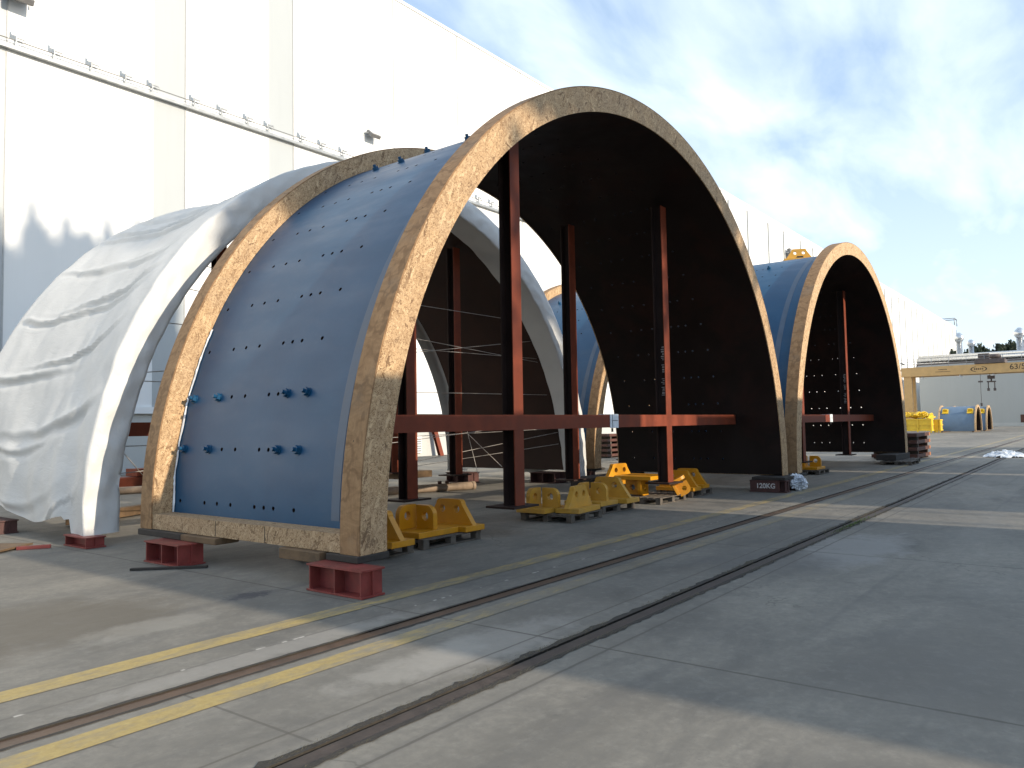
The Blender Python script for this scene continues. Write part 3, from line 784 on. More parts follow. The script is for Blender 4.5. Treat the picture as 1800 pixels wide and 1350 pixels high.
def tarp_mesh():
    b = MB()
    nu, nv = 80, 560
    LT = 4.95
    th0, th1 = R_(-1.9), R_(181.9)
    rows = []
    # profile across the tube: inner hem, round the front edge, along the outside to the rear
    prof = [('in', 0.95), ('in', 0.6), ('in', 0.25), ('in', 0.04), ('fr', 0.0), ('fr', 0.1), ('fr', 0.2), ('fr', 0.3), ('fr', 0.4), ('fr', 0.5), ('fr', 0.6), ('fr', 0.7), ('fr', 0.8), ('fr', 0.88), ('fr', 0.95)] + [('out', k / nu) for k in range(nu + 1)] + [('bk', 0.3), ('bk', 1.0)]
    for i in range(nv + 1):
        v = i / nv
        th = th0 + (th1 - th0) * v
        line = []
        for kind, a in prof:
            if kind == 'in':
                r = 6.29 + 0.012 * noise.noise(Vector((a * 6, v * 70, 3))); y = a * (0.78 - 0.30 * max(0.0, 1 - min(v, 1 - v) / 0.25)) * (1 + 0.06 * noise.noise(Vector((v * 40, 0, 6))))
            elif kind == 'fr':
                r = 6.29 + (RT_ - 6.29) * a; y = -0.03 * math.sin(a * PI) + (0.022 + 0.03 * max(0.0, 1 - min(v, 1 - v) / 0.2)) * noise.noise(Vector((a * 2.2 + v * 34, v * 75 - a * 2.0, 7)))
            elif kind == 'out':
                r = RT_ + fold(a, v); y = 0.01 + a * LT
            else:
                r = RT_ - 0.35 * a; y = LT + 0.05
            low = max(0.0, 1 - min(v, 1 - v) / 0.10)
            x = -r * math.cos(th); z = CZ + r * math.sin(th)
            if low > 0:   # loose skirt at the feet
                sgn = -1 if v < 0.5 else 1
                wob = 0.10 * low * (0.35 + noise.noise(Vector((y * 1.5, v * 8, 4))))
                x += sgn * wob
                if kind == 'out' and 0.12 < a < 0.9:
                    z += low ** 3 * 0.10 * math.sin(a * 9 + 1) + low ** 3 * 0.12
                if kind == 'out' and a < 0.16: z -= low ** 4 * 0.06
                if kind == 'fr': z -= low ** 4 * 0.06
                if kind == 'in': z += low ** 2 * 0.12 * a
            line.append(b.vert((x, y, z)))
        rows.append(line)
    for i in range(nv):
        for k in range(len(prof) - 1):
            b.face((rows[i][k], rows[i + 1][k], rows[i + 1][k + 1], rows[i][k + 1]), 0, True)
    return b
tarp = thing('tarpaulin', 'white tarpaulin draped in swags over the half tube at the far left', 'tarpaulin', (CT, YT, 0))
tarp_mesh().build('cover_sheet', M['tarp'], tarp)
def ip(deg, y): return polar(6.27, R_(deg), y)
for r_, l_, yr, yl in ((170, 9, .62, .7), (161, 19, .7, .75), (151, 29, .72, .75), (140, 41, .75, .75), (168, 5, .6, .6), (146, 20, .72, .7), (152, 36, .72, .75)):
    b = MB(); a, c = Vector(ip(r_, yr)), Vector(ip(l_, yl))
    b.tube([a, a.lerp(c, 0.5) - Vector((0, 0, 0.05)), c], 0.008, 5); b.build('rope', M['rope'], tarp)
for a, c in ((ip(171, 0.55), (2.2, 3.9, 0.5)), (ip(174, 0.55), (3.6, 4.0, 0.5)), (ip(171, 3.9), (4.2, 1.0, 0.55)), (ip(170, 3.9), (3.2, 1.0, 0.45)), (ip(10, 0.55), (-3.8, 3.8, 0.5))):
    b = MB(); b.tube([a, c], 0.009, 5); b.build('rope', M['rope'], tarp)

# ------------------------------------------------------------------ steel blocks and timbers under the feet
def steel_block(x, y, w, ln, h, mat, label, n=2, lettering=None, name='steel_block'):
    t = thing(name, label, 'steel block', (x, y, 0), 0, 'steel blocks carrying the segments')
    for z0, z1 in ((0.004, 0.022), (h - 0.018, h)):
        b = MB(); b.box(0, w, 0, ln, z0, z1); b.build('flange', mat, t)
    b = MB(); b.box(w / 2 - 0.008, w / 2 + 0.008, 0.002, ln - 0.002, 0.022, h - 0.018); b.build('web', mat, t)
    for k in range(n):
        yy = 0.03 + (ln - 0.075) * k / (n - 1)
        b = MB()
        b.box(0.012, w / 2 - 0.008, yy, yy + 0.016, 0.022, h - 0.018); b.box(w / 2 + 0.008, w - 0.012, yy, yy + 0.016, 0.022, h - 0.018)
        b.build('stiffener', mat, t)
    if lettering:
        b = MB(); b.box(0.008, 0.016, 0.16, ln - 0.012, 0.022, h - 0.018); b.build('side_plate', mat, t)
        text_mesh('lettering', lettering, 0.155, M['stencil'], t, frame((0.005, ln * 0.56, h * 0.52), (0, -1, 0), (0, 0, 1)), 0.004, 0.004)
    return t
steel_block(5.07, 5.72, 0.30, 0.84, 0.275, M['redblock'], 'bright red steel block under the near corner of the nearest blue segment', 3)
steel_block(5.03, 8.95, 0.36, 0.82, 0.268, M['redblock'], 'dull red steel block under the left far corner of the nearest blue segment', 3)
steel_block(5.10, 11.52, 0.28, 0.72, 0.16, M['redblock'], 'low red steel block under the white tarpaulin, at its front corner', 2)
steel_block(5.06, 14.5, 0.28, 0.8, 0.22, M['brownblock'], 'dark brown steel block at the left edge under the tarpaulin', 2)
steel_block(17.77, 5.79, 0.30, 0.86, 0.275, M['brownblock'], 'dark steel block stencilled 120KG under the right foot of the nearest segment', 2, '120KG')
steel_block(18.58, 5.70, 0.30, 0.85, 0.275, M['brownblock'], 'dark steel block beside the 120KG block, under the second blue segment', 2)
steel_block(19.2, 11.85, 0.30, 0.7, 0.27, M['brownblock'], 'dark steel block under the blue segment seen beside the tarpaulin', 2)
steel_block(17.9, 12.2, 0.6, 0.9, 0.3, M['brownblock'], 'dark steel block under the right foot of the white tarpaulin', 3)
steel_block(17.0, 14.6, 0.5, 0.9, 0.3, M['brownblock'], 'brown steel block under the far right foot of the white tarpaulin', 3)
def timber(x0, x1, y0, y1, z0, z1, mat, label, bev=0.008):
    b = MB(); b.box(x0, x1, y0, y1, z0, z1, 0, None, bev)
    o = b.build('timber_block', mat); return tag(o, label, 'timber', 'timbers packed under the segments')
timber(5.30, 5.74, 6.04, 6.54, 0.277, 0.348, M['darktimber'], 'black timber pad between red block and chipboard at the near corner')
timber(5.27, 5.60, 6.60, 7.30, 0.232, 0.348, M['timber'], 'brown stamped timber just behind the black timber pad at the near corner')
timber(5.28, 5.60, 9.35, 10.42, 0.27, 0.348, M['darktimber'], 'blackened timber under the far left corner of the nearest segment')
timber(5.27, 5.60, 8.55, 9.33, 0.27, 0.347, M['timber'], 'paler brown timber on the dull red block at the far left corner')
timber(17.80, 18.70, 5.83, 6.60, 0.278, 0.347, M['darktimber'], 'black timber on the 120KG block')
timber(15.9, 18.6, 9.8, 10.4, 0.12, 0.347, M['darktimber'], 'long dark timber under the back of the nearest segment, right side')
timber(18.9, 19.7, 5.9, 6.7, 0.278, 0.347, M['darktimber'], 'dark timber under the left foot of the second segment')
timber(19.25, 20.0, 11.85, 12.6, 0.272, 0.347, M['darktimber'], 'dark timber under the blue segment beside the tarpaulin')
timber(14.6, 15.8, 14.9, 15.5, 0.26, 0.44, M['timber'], 'weathered timber under the tarpaulin segment, beside its near rope')
# silver film hanging from the right foot
def crumple(name, loc, sx, sy, sz, mat, label, seed, cat, n=26):
    b = MB(); rr = random.Random(seed); V = {}
    for i in range(n + 1):
        for j in range(n + 1):
            u, v = i / n * 2 - 1, j / n * 2 - 1
            r = math.sqrt(min(1.0, u * u + v * v))
            k = (1 - r ** 1.5)
            p = Vector((u * 4, v * 4, seed))
            rg = abs(noise.noise(p)) + 0.6 * abs(noise.noise(p * 2.1)) + 0.35 * abs(noise.noise(p * 4.3))
            V[i, j] = b.vert((u * sx + 0.15 * sx * noise.noise(p * 1.5), v * sy + 0.15 * sy * noise.noise(p * 1.7 + Vector((9, 0, 0))), max(0.004, sz * (0.15 + 0.85 * k) * (0.35 + 0.9 * rg) * (1 if r < 1 else 0.1))))
    for i in range(n):
        for j in range(n):
            u, v = (i + .5) / n * 2 - 1, (j + .5) / n * 2 - 1
            if u * u + v * v > 1.0 + 0.25 * noise.noise(Vector((u * 2, v * 2, seed))): continue
            b.face((V[i, j], V[i + 1, j], V[i + 1, j + 1], V[i, j + 1]), 0, False)
    o = b.build(name, mat); o.location = loc
    return tag(o, label, cat)
o = crumple('plastic_film', (18.57, 5.78, 0.19), 0.25, 0.20, 0.16, M['foil'], 'crumpled silver film stuck to the right foot above the 120KG block', 3, 'plastic film')
o.rotation_euler = (R_(75), R_(18), R_(-40))
crumple('plastic_sheet', (37.3, 3.2, 0.006), 0.85, 0.85, 0.30, M['whiteplastic'], 'heap of crumpled white plastic sheet lying on the floor at the right edge', 8, 'plastic sheet')

# ------------------------------------------------------------------ pallets and yellow lifting lugs
def make_pallet(label, loc, rz=0.0, w=1.2, d=0.85):
    t = thing('pallet', label, 'pallet', loc, rz, 'wooden pallets under the yellow lugs')
    b = MB()
    for k in range(6):
        y = -d / 2 + (d - 0.11) * k / 5
        b.box(-w / 2, w / 2, y, y + 0.11, 0.118, 0.14, 0, None, 0.003)
    for x in (-w / 2, -0.05, w / 2 - 0.1): b.box(x, x + 0.1, -d / 2, d / 2, 0.098, 0.1175)
    b.build('deck', M['pallet'], t)
    b = MB()
    for y in (-d / 2, -0.05, d / 2 - 0.1): b.box(-w / 2, w / 2, y, y + 0.1, 0.004, 0.022)
    b.build('runner', M['pallet'], t)
    for x in (-w / 2 + 0.005, -0.055, w / 2 - 0.115):
        for y in (-d / 2 + 0.004, -0.05, d / 2 - 0.104):
            b = MB(); b.box(x, x + 0.11, y, y + 0.1, 0.0225, 0.0975); b.build('spacer_block', M['pallet'], t)
    return t
def lug_cross(label, loc, rz, mat, w=0.8, d=0.85, s=1.0):
    t = thing('lifting_lug', label, 'lifting lug', loc, rz, 'yellow lifting lugs')
    t.scale = (s, s, s)
    b = MB(); b.box(-w / 2, w / 2, -d / 2, d / 2, 0, 0.08, 0, None, 0.006); b.build('base_plate', mat, t)
    def ear(W, H, r=0.14):
        pts = [(0, 0), (W, 0), (W, H - r)] + [(W - r + r * math.cos(a), H - r + r * math.sin(a)) for a in [PI / 2 * k / 6 for k in range(1, 7)]] + [(0, H)]
        return pts
    b = MB(); b.plate(ear(0.33, 0.33), [(0.17, 0.18, 0.062)], frame((0.04, -0.02, 0.08), (0, -1, 0), (0, 0, 1)), 0.08, 0); b.build('ear_plate', mat, t)
    b = MB(); b.plate(ear(0.33, 0.33), [(0.17, 0.18, 0.062)], frame((0.04, 0.06, 0.08), (-1, 0, 0), (0, 0, 1)), 0.08, 0); b.build('ear_plate', mat, t)
    return t
def lug_long(label, loc, rz, mat, w=0.42, d=0.95, s=1.0):
    """long trapezoid ear along its own Y"""
    t = thing('lifting_lug', label, 'lifting lug', loc, rz, 'yellow lifting lugs')
    t.scale = (s, s, s)
    b = MB(); b.box(-w / 2, w / 2, -d / 2, d / 2, 0, 0.08, 0, None, 0.006); b.build('base_plate', mat, t)
    H = 0.36; r = 0.07
    pts = [(-0.46, 0), (0.46, 0), (0.42, 0.05), (0.25, H - r)] + [(0.25 - 0.02 - r + r * math.cos(a) + 0.02, H - r + r * math.sin(a)) for a in [PI / 2 * k / 5 for k in range(1, 6)]]
    pts += [(-x, y) for x, y in reversed(pts[3:])] + [(-0.42, 0.05)]
    b = MB(); b.plate(pts, [(-0.13, 0.22, 0.055), (0.15, 0.22, 0.055)], frame((0.05, 0, 0.08), (0, -1, 0), (0, 0, 1)), 0.09, 0); b.build('ear_plate', mat, t)
    return t
PZ = 0.142
make_pallet('pallet in the shade behind the near corner post, under two yellow lugs', (8.15, 7.72, 0))
make_pallet('pallet mostly hidden behind the near chipboard corner', (6.75, 7.7, 0))
make_pallet('dark pallet just right of the nearest steel post', (11.35, 7.62, 0), 0, 1.0, 1.05)
make_pallet('dark pallet in shade, left of the sunlit pallet', (12.8, 7.72, 0))
make_pallet('sunlit pallet carrying overturned yellow lugs', (14.75, 7.55, 0))
make_pallet('pallet at the right end of the sunlit row', (16.35, 7.62, 0), 0, 1.1)
make_pallet('small pallet at the foot of the second blue segment', (24.5, 7.25, 0), 0, 1.1)
lug_long('yellow lug half hidden behind the near chipboard corner', (6.95, 7.55, PZ), R_(2), M['yellow'])
lug_cross('yellow lug with two rounded ears set corner to corner, nearest pallet', (7.95, 7.80, PZ), 0, M['yellow'])
lug_long('yellow lug with one long two hole ear on the nearest pallet', (8.57, 7.72, PZ), 0, M['yellow'])
lug_cross('dusty yellow lug with rounded ears just behind the nearest steel post', (11.12, 7.86, PZ), 0, M['yellow_dusty'], 0.75, 0.6)
lug_long('dusty yellow lug showing its two hole ear face on, beside the nearest post', (11.42, 7.32, PZ), R_(-84), M['yellow_dusty'], 0.45, 0.85)
lug_cross('dusty yellow lug with small ears in front of the tall two hole ear', (12.5, 7.72, PZ), 0, M['yellow_dusty'], 0.62, 0.8)
lug_long('tall dusty yellow lug with faint holes, left of the sunlit ones', (13.1, 7.70, PZ), 0, M['yellow_dusty'], 0.46, 1.0, 1.08)
l1 = lug_cross('sunlit yellow lug lying upside down on its ears', (14.55, 7.75, PZ + 0.42), 0, M['yellow'], 0.8, 0.85)
l1.rotation_euler = (PI, 0, 0)
l2 = lug_cross('sunlit yellow lug tipped on its side under the right steel post', (15.05, 7.3, PZ + 0.16), R_(20), M['yellow'], 0.5, 0.5, 0.8)
l2.rotation_euler = (R_(62), 0, R_(30))
lug_long('sunlit yellow lug with its ear edge glowing, right of the post', (16.0, 7.6, PZ), 0, M['yellow'], 0.42, 0.9)
lug_long('shaded yellow lug at the right end of the row of pallets', (16.75, 7.72, PZ), 0, M['yellow'], 0.36, 0.9)
lug_long('yellow lug plate lying behind the upside down lug', (15.1, 8.6, 0.32), R_(80), M['yellow'], 0.42, 0.9)
lug_cross('yellow lug on the small pallet by the second blue segment', (24.45, 7.25, PZ), 0, M['yellow'], 0.85, 0.7)
lt = lug_long('yellow lug bolted to the top of the second blue segment', (25.85, 7.75, 6.855), R_(26), M['yellow_dusty'], 0.6, 1.05, 0.95)
b = MB(); b.box(-0.28, -0.12, -0.1, 0.1, 0.08, 0.14); b.build('bolt', M['black'], lt)

# ------------------------------------------------------------------ loose things on the floor
def on_floor(name, b, mat, label, cat): return tag(b.build(name, mat), label, cat)
t = thing('steel_pipe', 'long tan steel pipe lying on the floor behind the nearest posts', 'pipe', (15.45, 13.1, 0))
b = MB(); b.tube([(-6.0, 2.1, 0.105), (-0.6, 0.2, 0.105), (0, 0, 0.105)], 0.10, 16); b.build('barrel', M['pipe'], t)
b = MB(); b.tube([(-0.07, 0.025, 0.105), (0.015, -0.005, 0.105)], 0.112, 16); b.build('end_collar', M['pipe'], t)
for k, x in enumerate((-0.95, -0.75)):
    b = MB(); b.tube([(x, -x * 0.34, 0.20), (x, -x * 0.34, 0.27)], 0.05, 8); b.build('nozzle', M['brownplate'], t)
b = MB(); b.tube([(9.6, 20.9, 0.1), (14.4, 19.3, 0.1)], 0.1, 14); on_floor('steel_pipe', b, M['pipe'], 'short pale pipe end lying further back by the hall wall', 'pipe')
b = MB(); b.box(4.65, 5.28, 8.60, 8.68, 0.004, 0.03, 0, Matrix.Translation((4.65, 8.64, 0)) @ Matrix.Rotation(R_(-28), 4, 'Z') @ Matrix.Translation((-4.65, -8.64, 0)))
o = MB(); mt = Matrix.Translation((4.93, 8.97, 0)) @ Matrix.Rotation(math.atan2(8.66 - 9.29, 5.24 - 4.63), 4, 'Z')
o.box(-0.44, 0.44, -0.03, 0.03, 0.004, 0.03, 0, mt); on_floor('steel_bar', o, M['darktimber'], 'flat dark bar lying on the floor before the dull red block', 'bar')
o = MB(); mt = Matrix.Translation((4.35, 12.7, 0.0)) @ Matrix.Rotation(R_(35), 4, 'Z')
o.box(-0.7, 0.35, -0.35, 0.35, 0.02, 0.045, 0, mt); o.box(-0.7, 0.3, -0.3, -0.1, 0.004, 0.0195, 0, mt); on_floor('board', o, M['timber'], 'brown board lying flat at the left edge before the tarpaulin', 'board')
o = MB(); mt = Matrix.Translation((4.72, 12.25, 0.0)) @ Matrix.Rotation(R_(-32), 4, 'Z')
o.box(-0.22, 0.2, -0.035, 0.035, 0.004, 0.05, 0, mt); on_floor('brick_offcut', o, M['redblock'], 'short pink offcut beside the brown board', 'offcut')
o = MB(); mt = Matrix.Translation((8.0, 15.4, 0.0)) @ Matrix.Rotation(R_(24), 4, 'Z')
o.box(-2.0, 1.6, -0.09, 0.09, 0.02, 0.2, 0, mt, 0.01); on_floor('timber_beam', o, M['timber'], 'long brown timber beam on the floor inside the covered segment', 'timber')
t = thing('beam_stack', 'stack of red brown steel beams behind the tarpaulin, seen by its foot', 'steel beams', (10.9, 21.5, 0))
for k, (dx_, z0, z1, l) in enumerate(((0, 0.16, 0.40, 2.2), (0.9, 0.42, 0.62, 1.6))):
    b = MB(); b.box(-1.1 + dx_, -1.1 + dx_ + l, -0.3, 0.3, z0, z1); b.build('beam', M['oxide'], t)
b = MB(); b.box(-0.4, 0.6, -0.3, 0.3, 0.004, 0.155); b.build('bearer', M['darktimber'], t)
t = thing('leaning_beam', 'dark red steel profile leaning against the hall plinth', 'steel beam', (32.3, 29.9, 0))
b = MB(); hbeam(b, (0.15, 0, 0.0), (-0.25, 0.32, 2.0), (1, 0, 0), (0, 1, 0), 0.3, 0.2); b.build('profile', M['oxide'], t)
def plate_stack(loc, w, d, n, label_fmt, grp, step=0.24, th=0.11):
    for k in range(n):
        t = thing('steel_plate', label_fmt[k], 'steel plate', (loc[0], loc[1], 0.06 + k * step), 0, grp)
        b = MB(); b.box(0, w - 0.25, 0, d, 0, th); b.build('slab', M['brownplate'], t)
        b = MB(); b.box(w - 0.248, w, 0.0, d, 0.004, th - 0.004); b.build('painted_end', M['orange_end'], t)
    for k in range(n):
        b = MB()
        for x in (0.3, w - 0.6): b.box(loc[0] + x, loc[0] + x + 0.12, loc[1] + 0.02, loc[1] + d - 0.02, k * step + (0.06 + th - step if k else 0.004) + 0.001, 0.059 + k * step)
        tag(b.build('spacer_timber', M['pallet']), 'pale timber pair under the %s plate of the stack %s' % (('lowest', 'second', 'third', 'fourth', 'top')[k], 'beyond the second segment' if loc[0] > 34.1 else 'seen between two segments'), 'spacer', grp + ', spacers')
plate_stack((34.2, 5.95, 0), 2.95, 1.7, 4, ['brown plate with orange end, %s of the stack beyond the second segment' % p for p in ('lowest', 'second from below', 'third from below', 'topmost')], 'brown plates beyond the second segment', 0.28, 0.14)
plate_stack((32.2, 18.9, 0), 1.9, 1.6, 5, ['brown plate with pale end tag, %s of the stack seen between two segments' % p for p in ('lowest', 'second from below', 'middle', 'fourth from below', 'topmost')], 'brown plates seen between segments', 0.24, 0.12)
make_pallet('low dark pallet under the right foot of the second blue segment', (30.6, 5.9, 0), 0, 1.4, 1.0)
make_pallet('pallet half under the right foot of the second segment, further right', (32.1, 6.1, 0), 0, 1.3, 1.0)
timber(30.2, 32.7, 5.95, 6.6, 0.145, 0.347, M['darktimber'], 'dark timber under the right foot of the second segment')
b = MB(); b.box(21.6, 21.95, 13.85, 14.05, 0.004, 0.12, 0, None, 0.01); tag(b.build('concrete_offcut', M['plinth']), 'small pale block on the floor behind the nearest post', 'block')

# ------------------------------------------------------------------ far yard
# small blue segments
fs = thing('small_tower_segment', 'small distant blue half tube with yellow lugs, the nearer of two', 'tower segment', (99.2, 11.0, 0), 0, 'small blue segments far down the yard')
sc = 2.75 / 6.7
def far_seg(t):
    def band(r0, r1, ya, yb, mat, name):
        n = 40; b = MB(); P = []
        for i in range(n + 1):
            th = PI * i / n
            P.append([(-r * math.cos(th), y, 0.12 + r * 1.02 * math.sin(th)) for r, y in ((r0, ya), (r1, ya), (r1, yb), (r0, yb))])
        for i in range(n):
            for k in range(4): b.quad(P[i][k], P[i][(k + 1) % 4], P[i + 1][(k + 1) % 4], P[i + 1][k], 0, k in (1, 3))
        for i in (0, n): b.quad(*P[i])
        return b.build(name, mat, t)
    band(2.62, 2.66, 0.15, 3.5, M['blue_far'], 'shell')
    band(2.55, 2.60, 0.15, 3.5, M['primer'], 'inner_skin')
    band(2.58, 2.82, 0.0, 0.15, M['osb_pale'], 'end_cover'); band(2.58, 2.82, 3.5, 3.65, M['osb_pale'], 'end_cover')
    b = MB(); b.box(-2.8, 2.8, 0.2, 0.4, 0.004, 0.11); b.box(-2.8, 2.8, 3.2, 3.4, 0.004, 0.11); b.build('bearer', M['timber'], t)
    for y in (0.6, 3.0):
        th = R_(52); b = MB()
        m = Matrix.Translation((-2.66 * math.cos(th), y, 0.12 + 2.7 * math.sin(th))) @ Matrix.Rotation(R_(-40), 4, 'Y')
        b.box(-0.35, 0.35, -0.3, 0.3, 0, 0.08, 0, m); b.box(-0.06, 0.06, -0.22, 0.22, 0.08, 0.4, 0, m); b.build('lug', M['yellow_far'], t)
    b = MB(); b.box(-1.2, 1.2, 0.7, 1.0, 0.95, 1.25); b.box(-0.4, 0.1, 0.65, 1.05, 1.25, 1.6); b.build('inner_lug', M['yellow_far'], t)
far_seg(fs)
dup(fs, (106.8, 10.75, 0), label='small distant blue half tube with yellow lugs, the one behind')
# yellow crates
def crate(loc, w, d, h, label):
    t = thing('steel_crate', label, 'crate', loc, 0, 'yellow steel crates far down the yard')
    b = MB(); b.box(0, w, 0, d, 0.25, h); b.build('body', M['yellow_far'], t)
    b = MB()
    for z in (0.25, h * 0.55, h - 0.12): b.box(-0.07, w + 0.05, -0.06, d + 0.06, z, z + 0.10)
    b.build('rail', M['yellow_far'], t)
    for y in (-0.08, d * 0.33, d * 0.66, d - 0.05):
        b = MB(); b.box(-0.12, -0.071, y, y + 0.14, 0.05, h); b.build('rib', M['yellow_far'], t)
    return t
crate((92.0, 14.6, 0), 1.4, 3.6, 1.55, 'long yellow steel crate with ribs, left of the small blue segments')
crate((93.6, 14.0, 0), 1.6, 0.5, 1.45, 'narrow yellow steel crate at the right end of the long crate')
rr = random.Random(4)
for k in range(9):
    y = 14.7 + 0.37 * k
    lug_long('yellow lug in the heap on the crate, number %s from the right end' % ('first', 'second', 'third', 'fourth', 'fifth', 'sixth', 'seventh', 'eighth', 'last')[k], (92.6 + rr.uniform(-0.2, 0.3), y, 1.58 + rr.uniform(0.05, 0.28)), R_(rr.uniform(-60, 60)), M['yellow_far'], 0.5, 0.9, 1.15).rotation_euler = (R_(rr.uniform(-25, 25)), R_(rr.uniform(-20, 20)), R_(rr.uniform(0, 180)))
# gantry crane
cr_ = thing('gantry_crane', 'beige gantry crane spanning the far yard, marked 63/5 TM.', 'crane', (115, 20.5, 0))
def at(bld, name, mat, par=None): return bld.build(name, mat, par or cr_)
b = MB(); b.box(-0.5, 0.5, -44, 0.95, 7.15, 8.36); girder = at(b, 'girder', M['crane'])
b = MB(); b.box(1.8, 2.8, -44, 0.95, 7.15, 8.36); at(b, 'girder', M['crane'])
for x in (-0.35, 1.95):
    b = MB(); b.box(x, x + 0.7, -0.25, 0.72, 0.9, 7.145); at(b, 'leg', M['crane'])
b = MB(); b.box(-2.5, 5, -0.9, 0.5, 0.25, 0.895); at(b, 'end_carriage', M['crane'])
for x in (-2, 4.5):
    b = MB(); b.tube([(x, -0.4, 0.3), (x, 0.0, 0.3)], 0.3, 14); at(b, 'wheel', M['crane_dark'])
b = MB(); b.box(0.6, 1.4, -44, 2.2, 8.1, 8.2); b.box(-0.6, 3, 0.96, 3.4, 8.1, 8.2); at(b, 'walkway', M['steelgrey'])
b = MB()
for k in range(24):
    y = 3.3 - k * 2.0; b.tube([(-0.45, y, 8.36 if y < 0.9 else 8.2), (-0.45, y, 9.45)], 0.03, 5)
for z in (8.75, 9.1, 9.45): b.tube([(-0.45, -43, z), (-0.45, 3.3, z)], 0.022, 5)
at(b, 'handrail', M['steelgrey'])
b = MB(); b.box(-0.7, 3, -10.9, -7.6, 8.42, 8.95); b.box(-0.3, 1.6, -9.2, -8.0, 8.95, 9.7); b.box(-0.6, 0.4, -10.5, -9.5, 8.95, 9.35); b.tube([(-0.6, -10.4, 9.3), (-0.6, -9.3, 9.3)], 0.25, 12); at(b, 'trolley', M['crane_dark'])
b = MB()
for y in (-9.35, -9.05): b.tube([(1.15, y, 7.2), (1.15, y, 6.8)], 0.03, 5)
b.box(0.9, 1.4, -9.6, -8.8, 6.5, 6.95); b.tube([(1.15, -9.2, 6.5), (1.15, -9.2, 6.2)], 0.09, 8); b.box(1.05, 1.25, -9.7, -8.7, 6.05, 6.22)
for y in (-9.55, -8.85): b.tube([(1.15, y, 6.05), (1.15, y, 5.2)], 0.06, 6); b.box(1.0, 1.3, y - 0.14, y + 0.14, 4.95, 5.3)
at(b, 'hook_block', M['crane_dark'])
b = MB(); b.tube([(0.2, -8.1, 7.2), (0.2, -8.1, 3.4)], 0.025, 5); b.box(0.05, 0.35, -8.2, -8.0, 3.0, 3.4); b.box(0.0, 0.4, -8.35, -7.85, 6.05, 6.25); at(b, 'pendant', M['crane_dark'])
for k, y in enumerate((-1.5, -5.9, -9.55, -13.2, -17)):
    b = MB(); b.tube([(0.0, y, 7.15), (0.0, y, 7.0), (0.0, y, 6.85)], [0.08, 0.2, 0.32], 10); at(b, 'lamp', M['whiteplastic'])
text_mesh('lettering', '63/5 TM.', 0.95, M['ink'], girder, frame((-0.503, -13.1, 7.80), (0, -1, 0), (0, 0, 1)), 0.006, 0.006)
b = MB(); n = 32
for k in range(n):
    a0, a1 = 2 * PI * k / n, 2 * PI * (k + 1) / n
    if k % 16 in (6, 7, 8, 9): continue
    b.quad(*[(-0.505, -8.05 + math.cos(a) * r * 0.92, 7.74 + math.sin(a) * r * 0.36) for a, r in ((a0, 1), (a1, 1), (a1, 0.84), (a0, 0.84))])
for k in range(5): b.box(-0.508, -0.503, -8.55 + k * 0.22, -8.42 + k * 0.22, 7.64, 7.86)
b.build('emblem', M['ink'], girder)
b = MB()
for k in range(7): b.box(-0.508, -0.503, -4.45 + k * 0.14, -4.36 + k * 0.14, 7.86, 7.97)
for k in range(13): b.box(-0.508, -0.503, -4.85 + k * 0.135, -4.77 + k * 0.135, 7.58, 7.67)
b.build('lettering', M['ink'], girder)
# grey end hall with ducts
eh = thing('end_hall', 'long pale grey hall closing the far end of the yard', 'building', (150, 25.3, 0))
b = MB(); b.box(0, 60, -140, 0, -0.1, 10.4); b.build('wall', M['greywall'], eh)
b = MB(); b.box(-0.12, 60, -140, 0.1, 10.4, 10.7); b.build('roof_edge', M['steelgrey'], eh)
b = MB(); b.box(-0.06, 0.02, -30, -0.2, 0, 0.6); b.build('plinth', M['plinth'], eh)
b = MB(); b.box(-0.05, 0.02, -40.0, -14.5, 0.02, 1.9); b.build('low_door', M['brownplate'], eh)
dk = thing('roof_duct', 'silver duct pipe running along the roof of the far grey hall', 'duct', (151, 25.3, 10.7))
b = MB(); b.tube([(0.5, 0.5, 0.9), (0.5, -140, 0.9)], 0.42, 14); b.tube([(2.0, 0.5, 1.5), (2.0, -140, 1.5)], 0.40, 14); b.build('pipe', M['silver'], dk)
b = MB(); b.box(-0.1, 2.6, -140, 0.5, 0.0, 0.4); b.build('support', M['crane_dark'], dk)
def cowl(y, x, z0, z1, r, label):
    t = thing('vent_stack', label, 'vent stack', (x, y, z0), 0, 'silver vent stacks on the far roof')
    h = z1 - z0
    b = MB(); b.tube([(0, 0, 0), (0, 0, 0.25), (0, 0, 0.26), (0, 0, h * 0.68)], [r * 1.5, r * 1.4, r, r], 16); b.build('stack', M['silver'], t)
    b = MB(); b.tube([(0, 0, h * 0.66), (0, 0, h * 0.76), (0, 0, h * 0.86), (0, 0, h * 0.96), (0, 0, h)], [r * 1.1, r * 1.75, r * 1.75, r * 0.9, r * 0.5], 16); b.build('cowl', M['silver'], t)
cowl(20.0, 158, 12.0, 16.7, 0.50, 'silver vent stack with bulging cowl nearest the white hall')
cowl(18.4, 160, 12.0, 15.5, 0.42, 'shorter silver vent stack standing between the two taller ones')
cowl(11.05, 160, 12.0, 17.0, 0.52, 'silver vent stack with bulging cowl at the right edge of the photo')
cg = thing('roof_cage', 'small railing cage at the far end of the white hall roof', 'railing', (233, YW + 1, HALL_TOP + 0.18))
b = MB()
for dx_ in (-4, 0): 
    for dy_ in (0, 3): b.tube([(dx_, dy_ - 1.5, 0), (dx_, dy_ - 1.5, 1.8)], 0.12, 5)
b.tube([(-4, -1.5, 1.8), (0, -1.5, 1.8), (0, 1.5, 1.8), (-4, 1.5, 1.8), (-4, -1.5, 1.8)], 0.12, 5); b.build('frame', M['steelgrey'], cg)

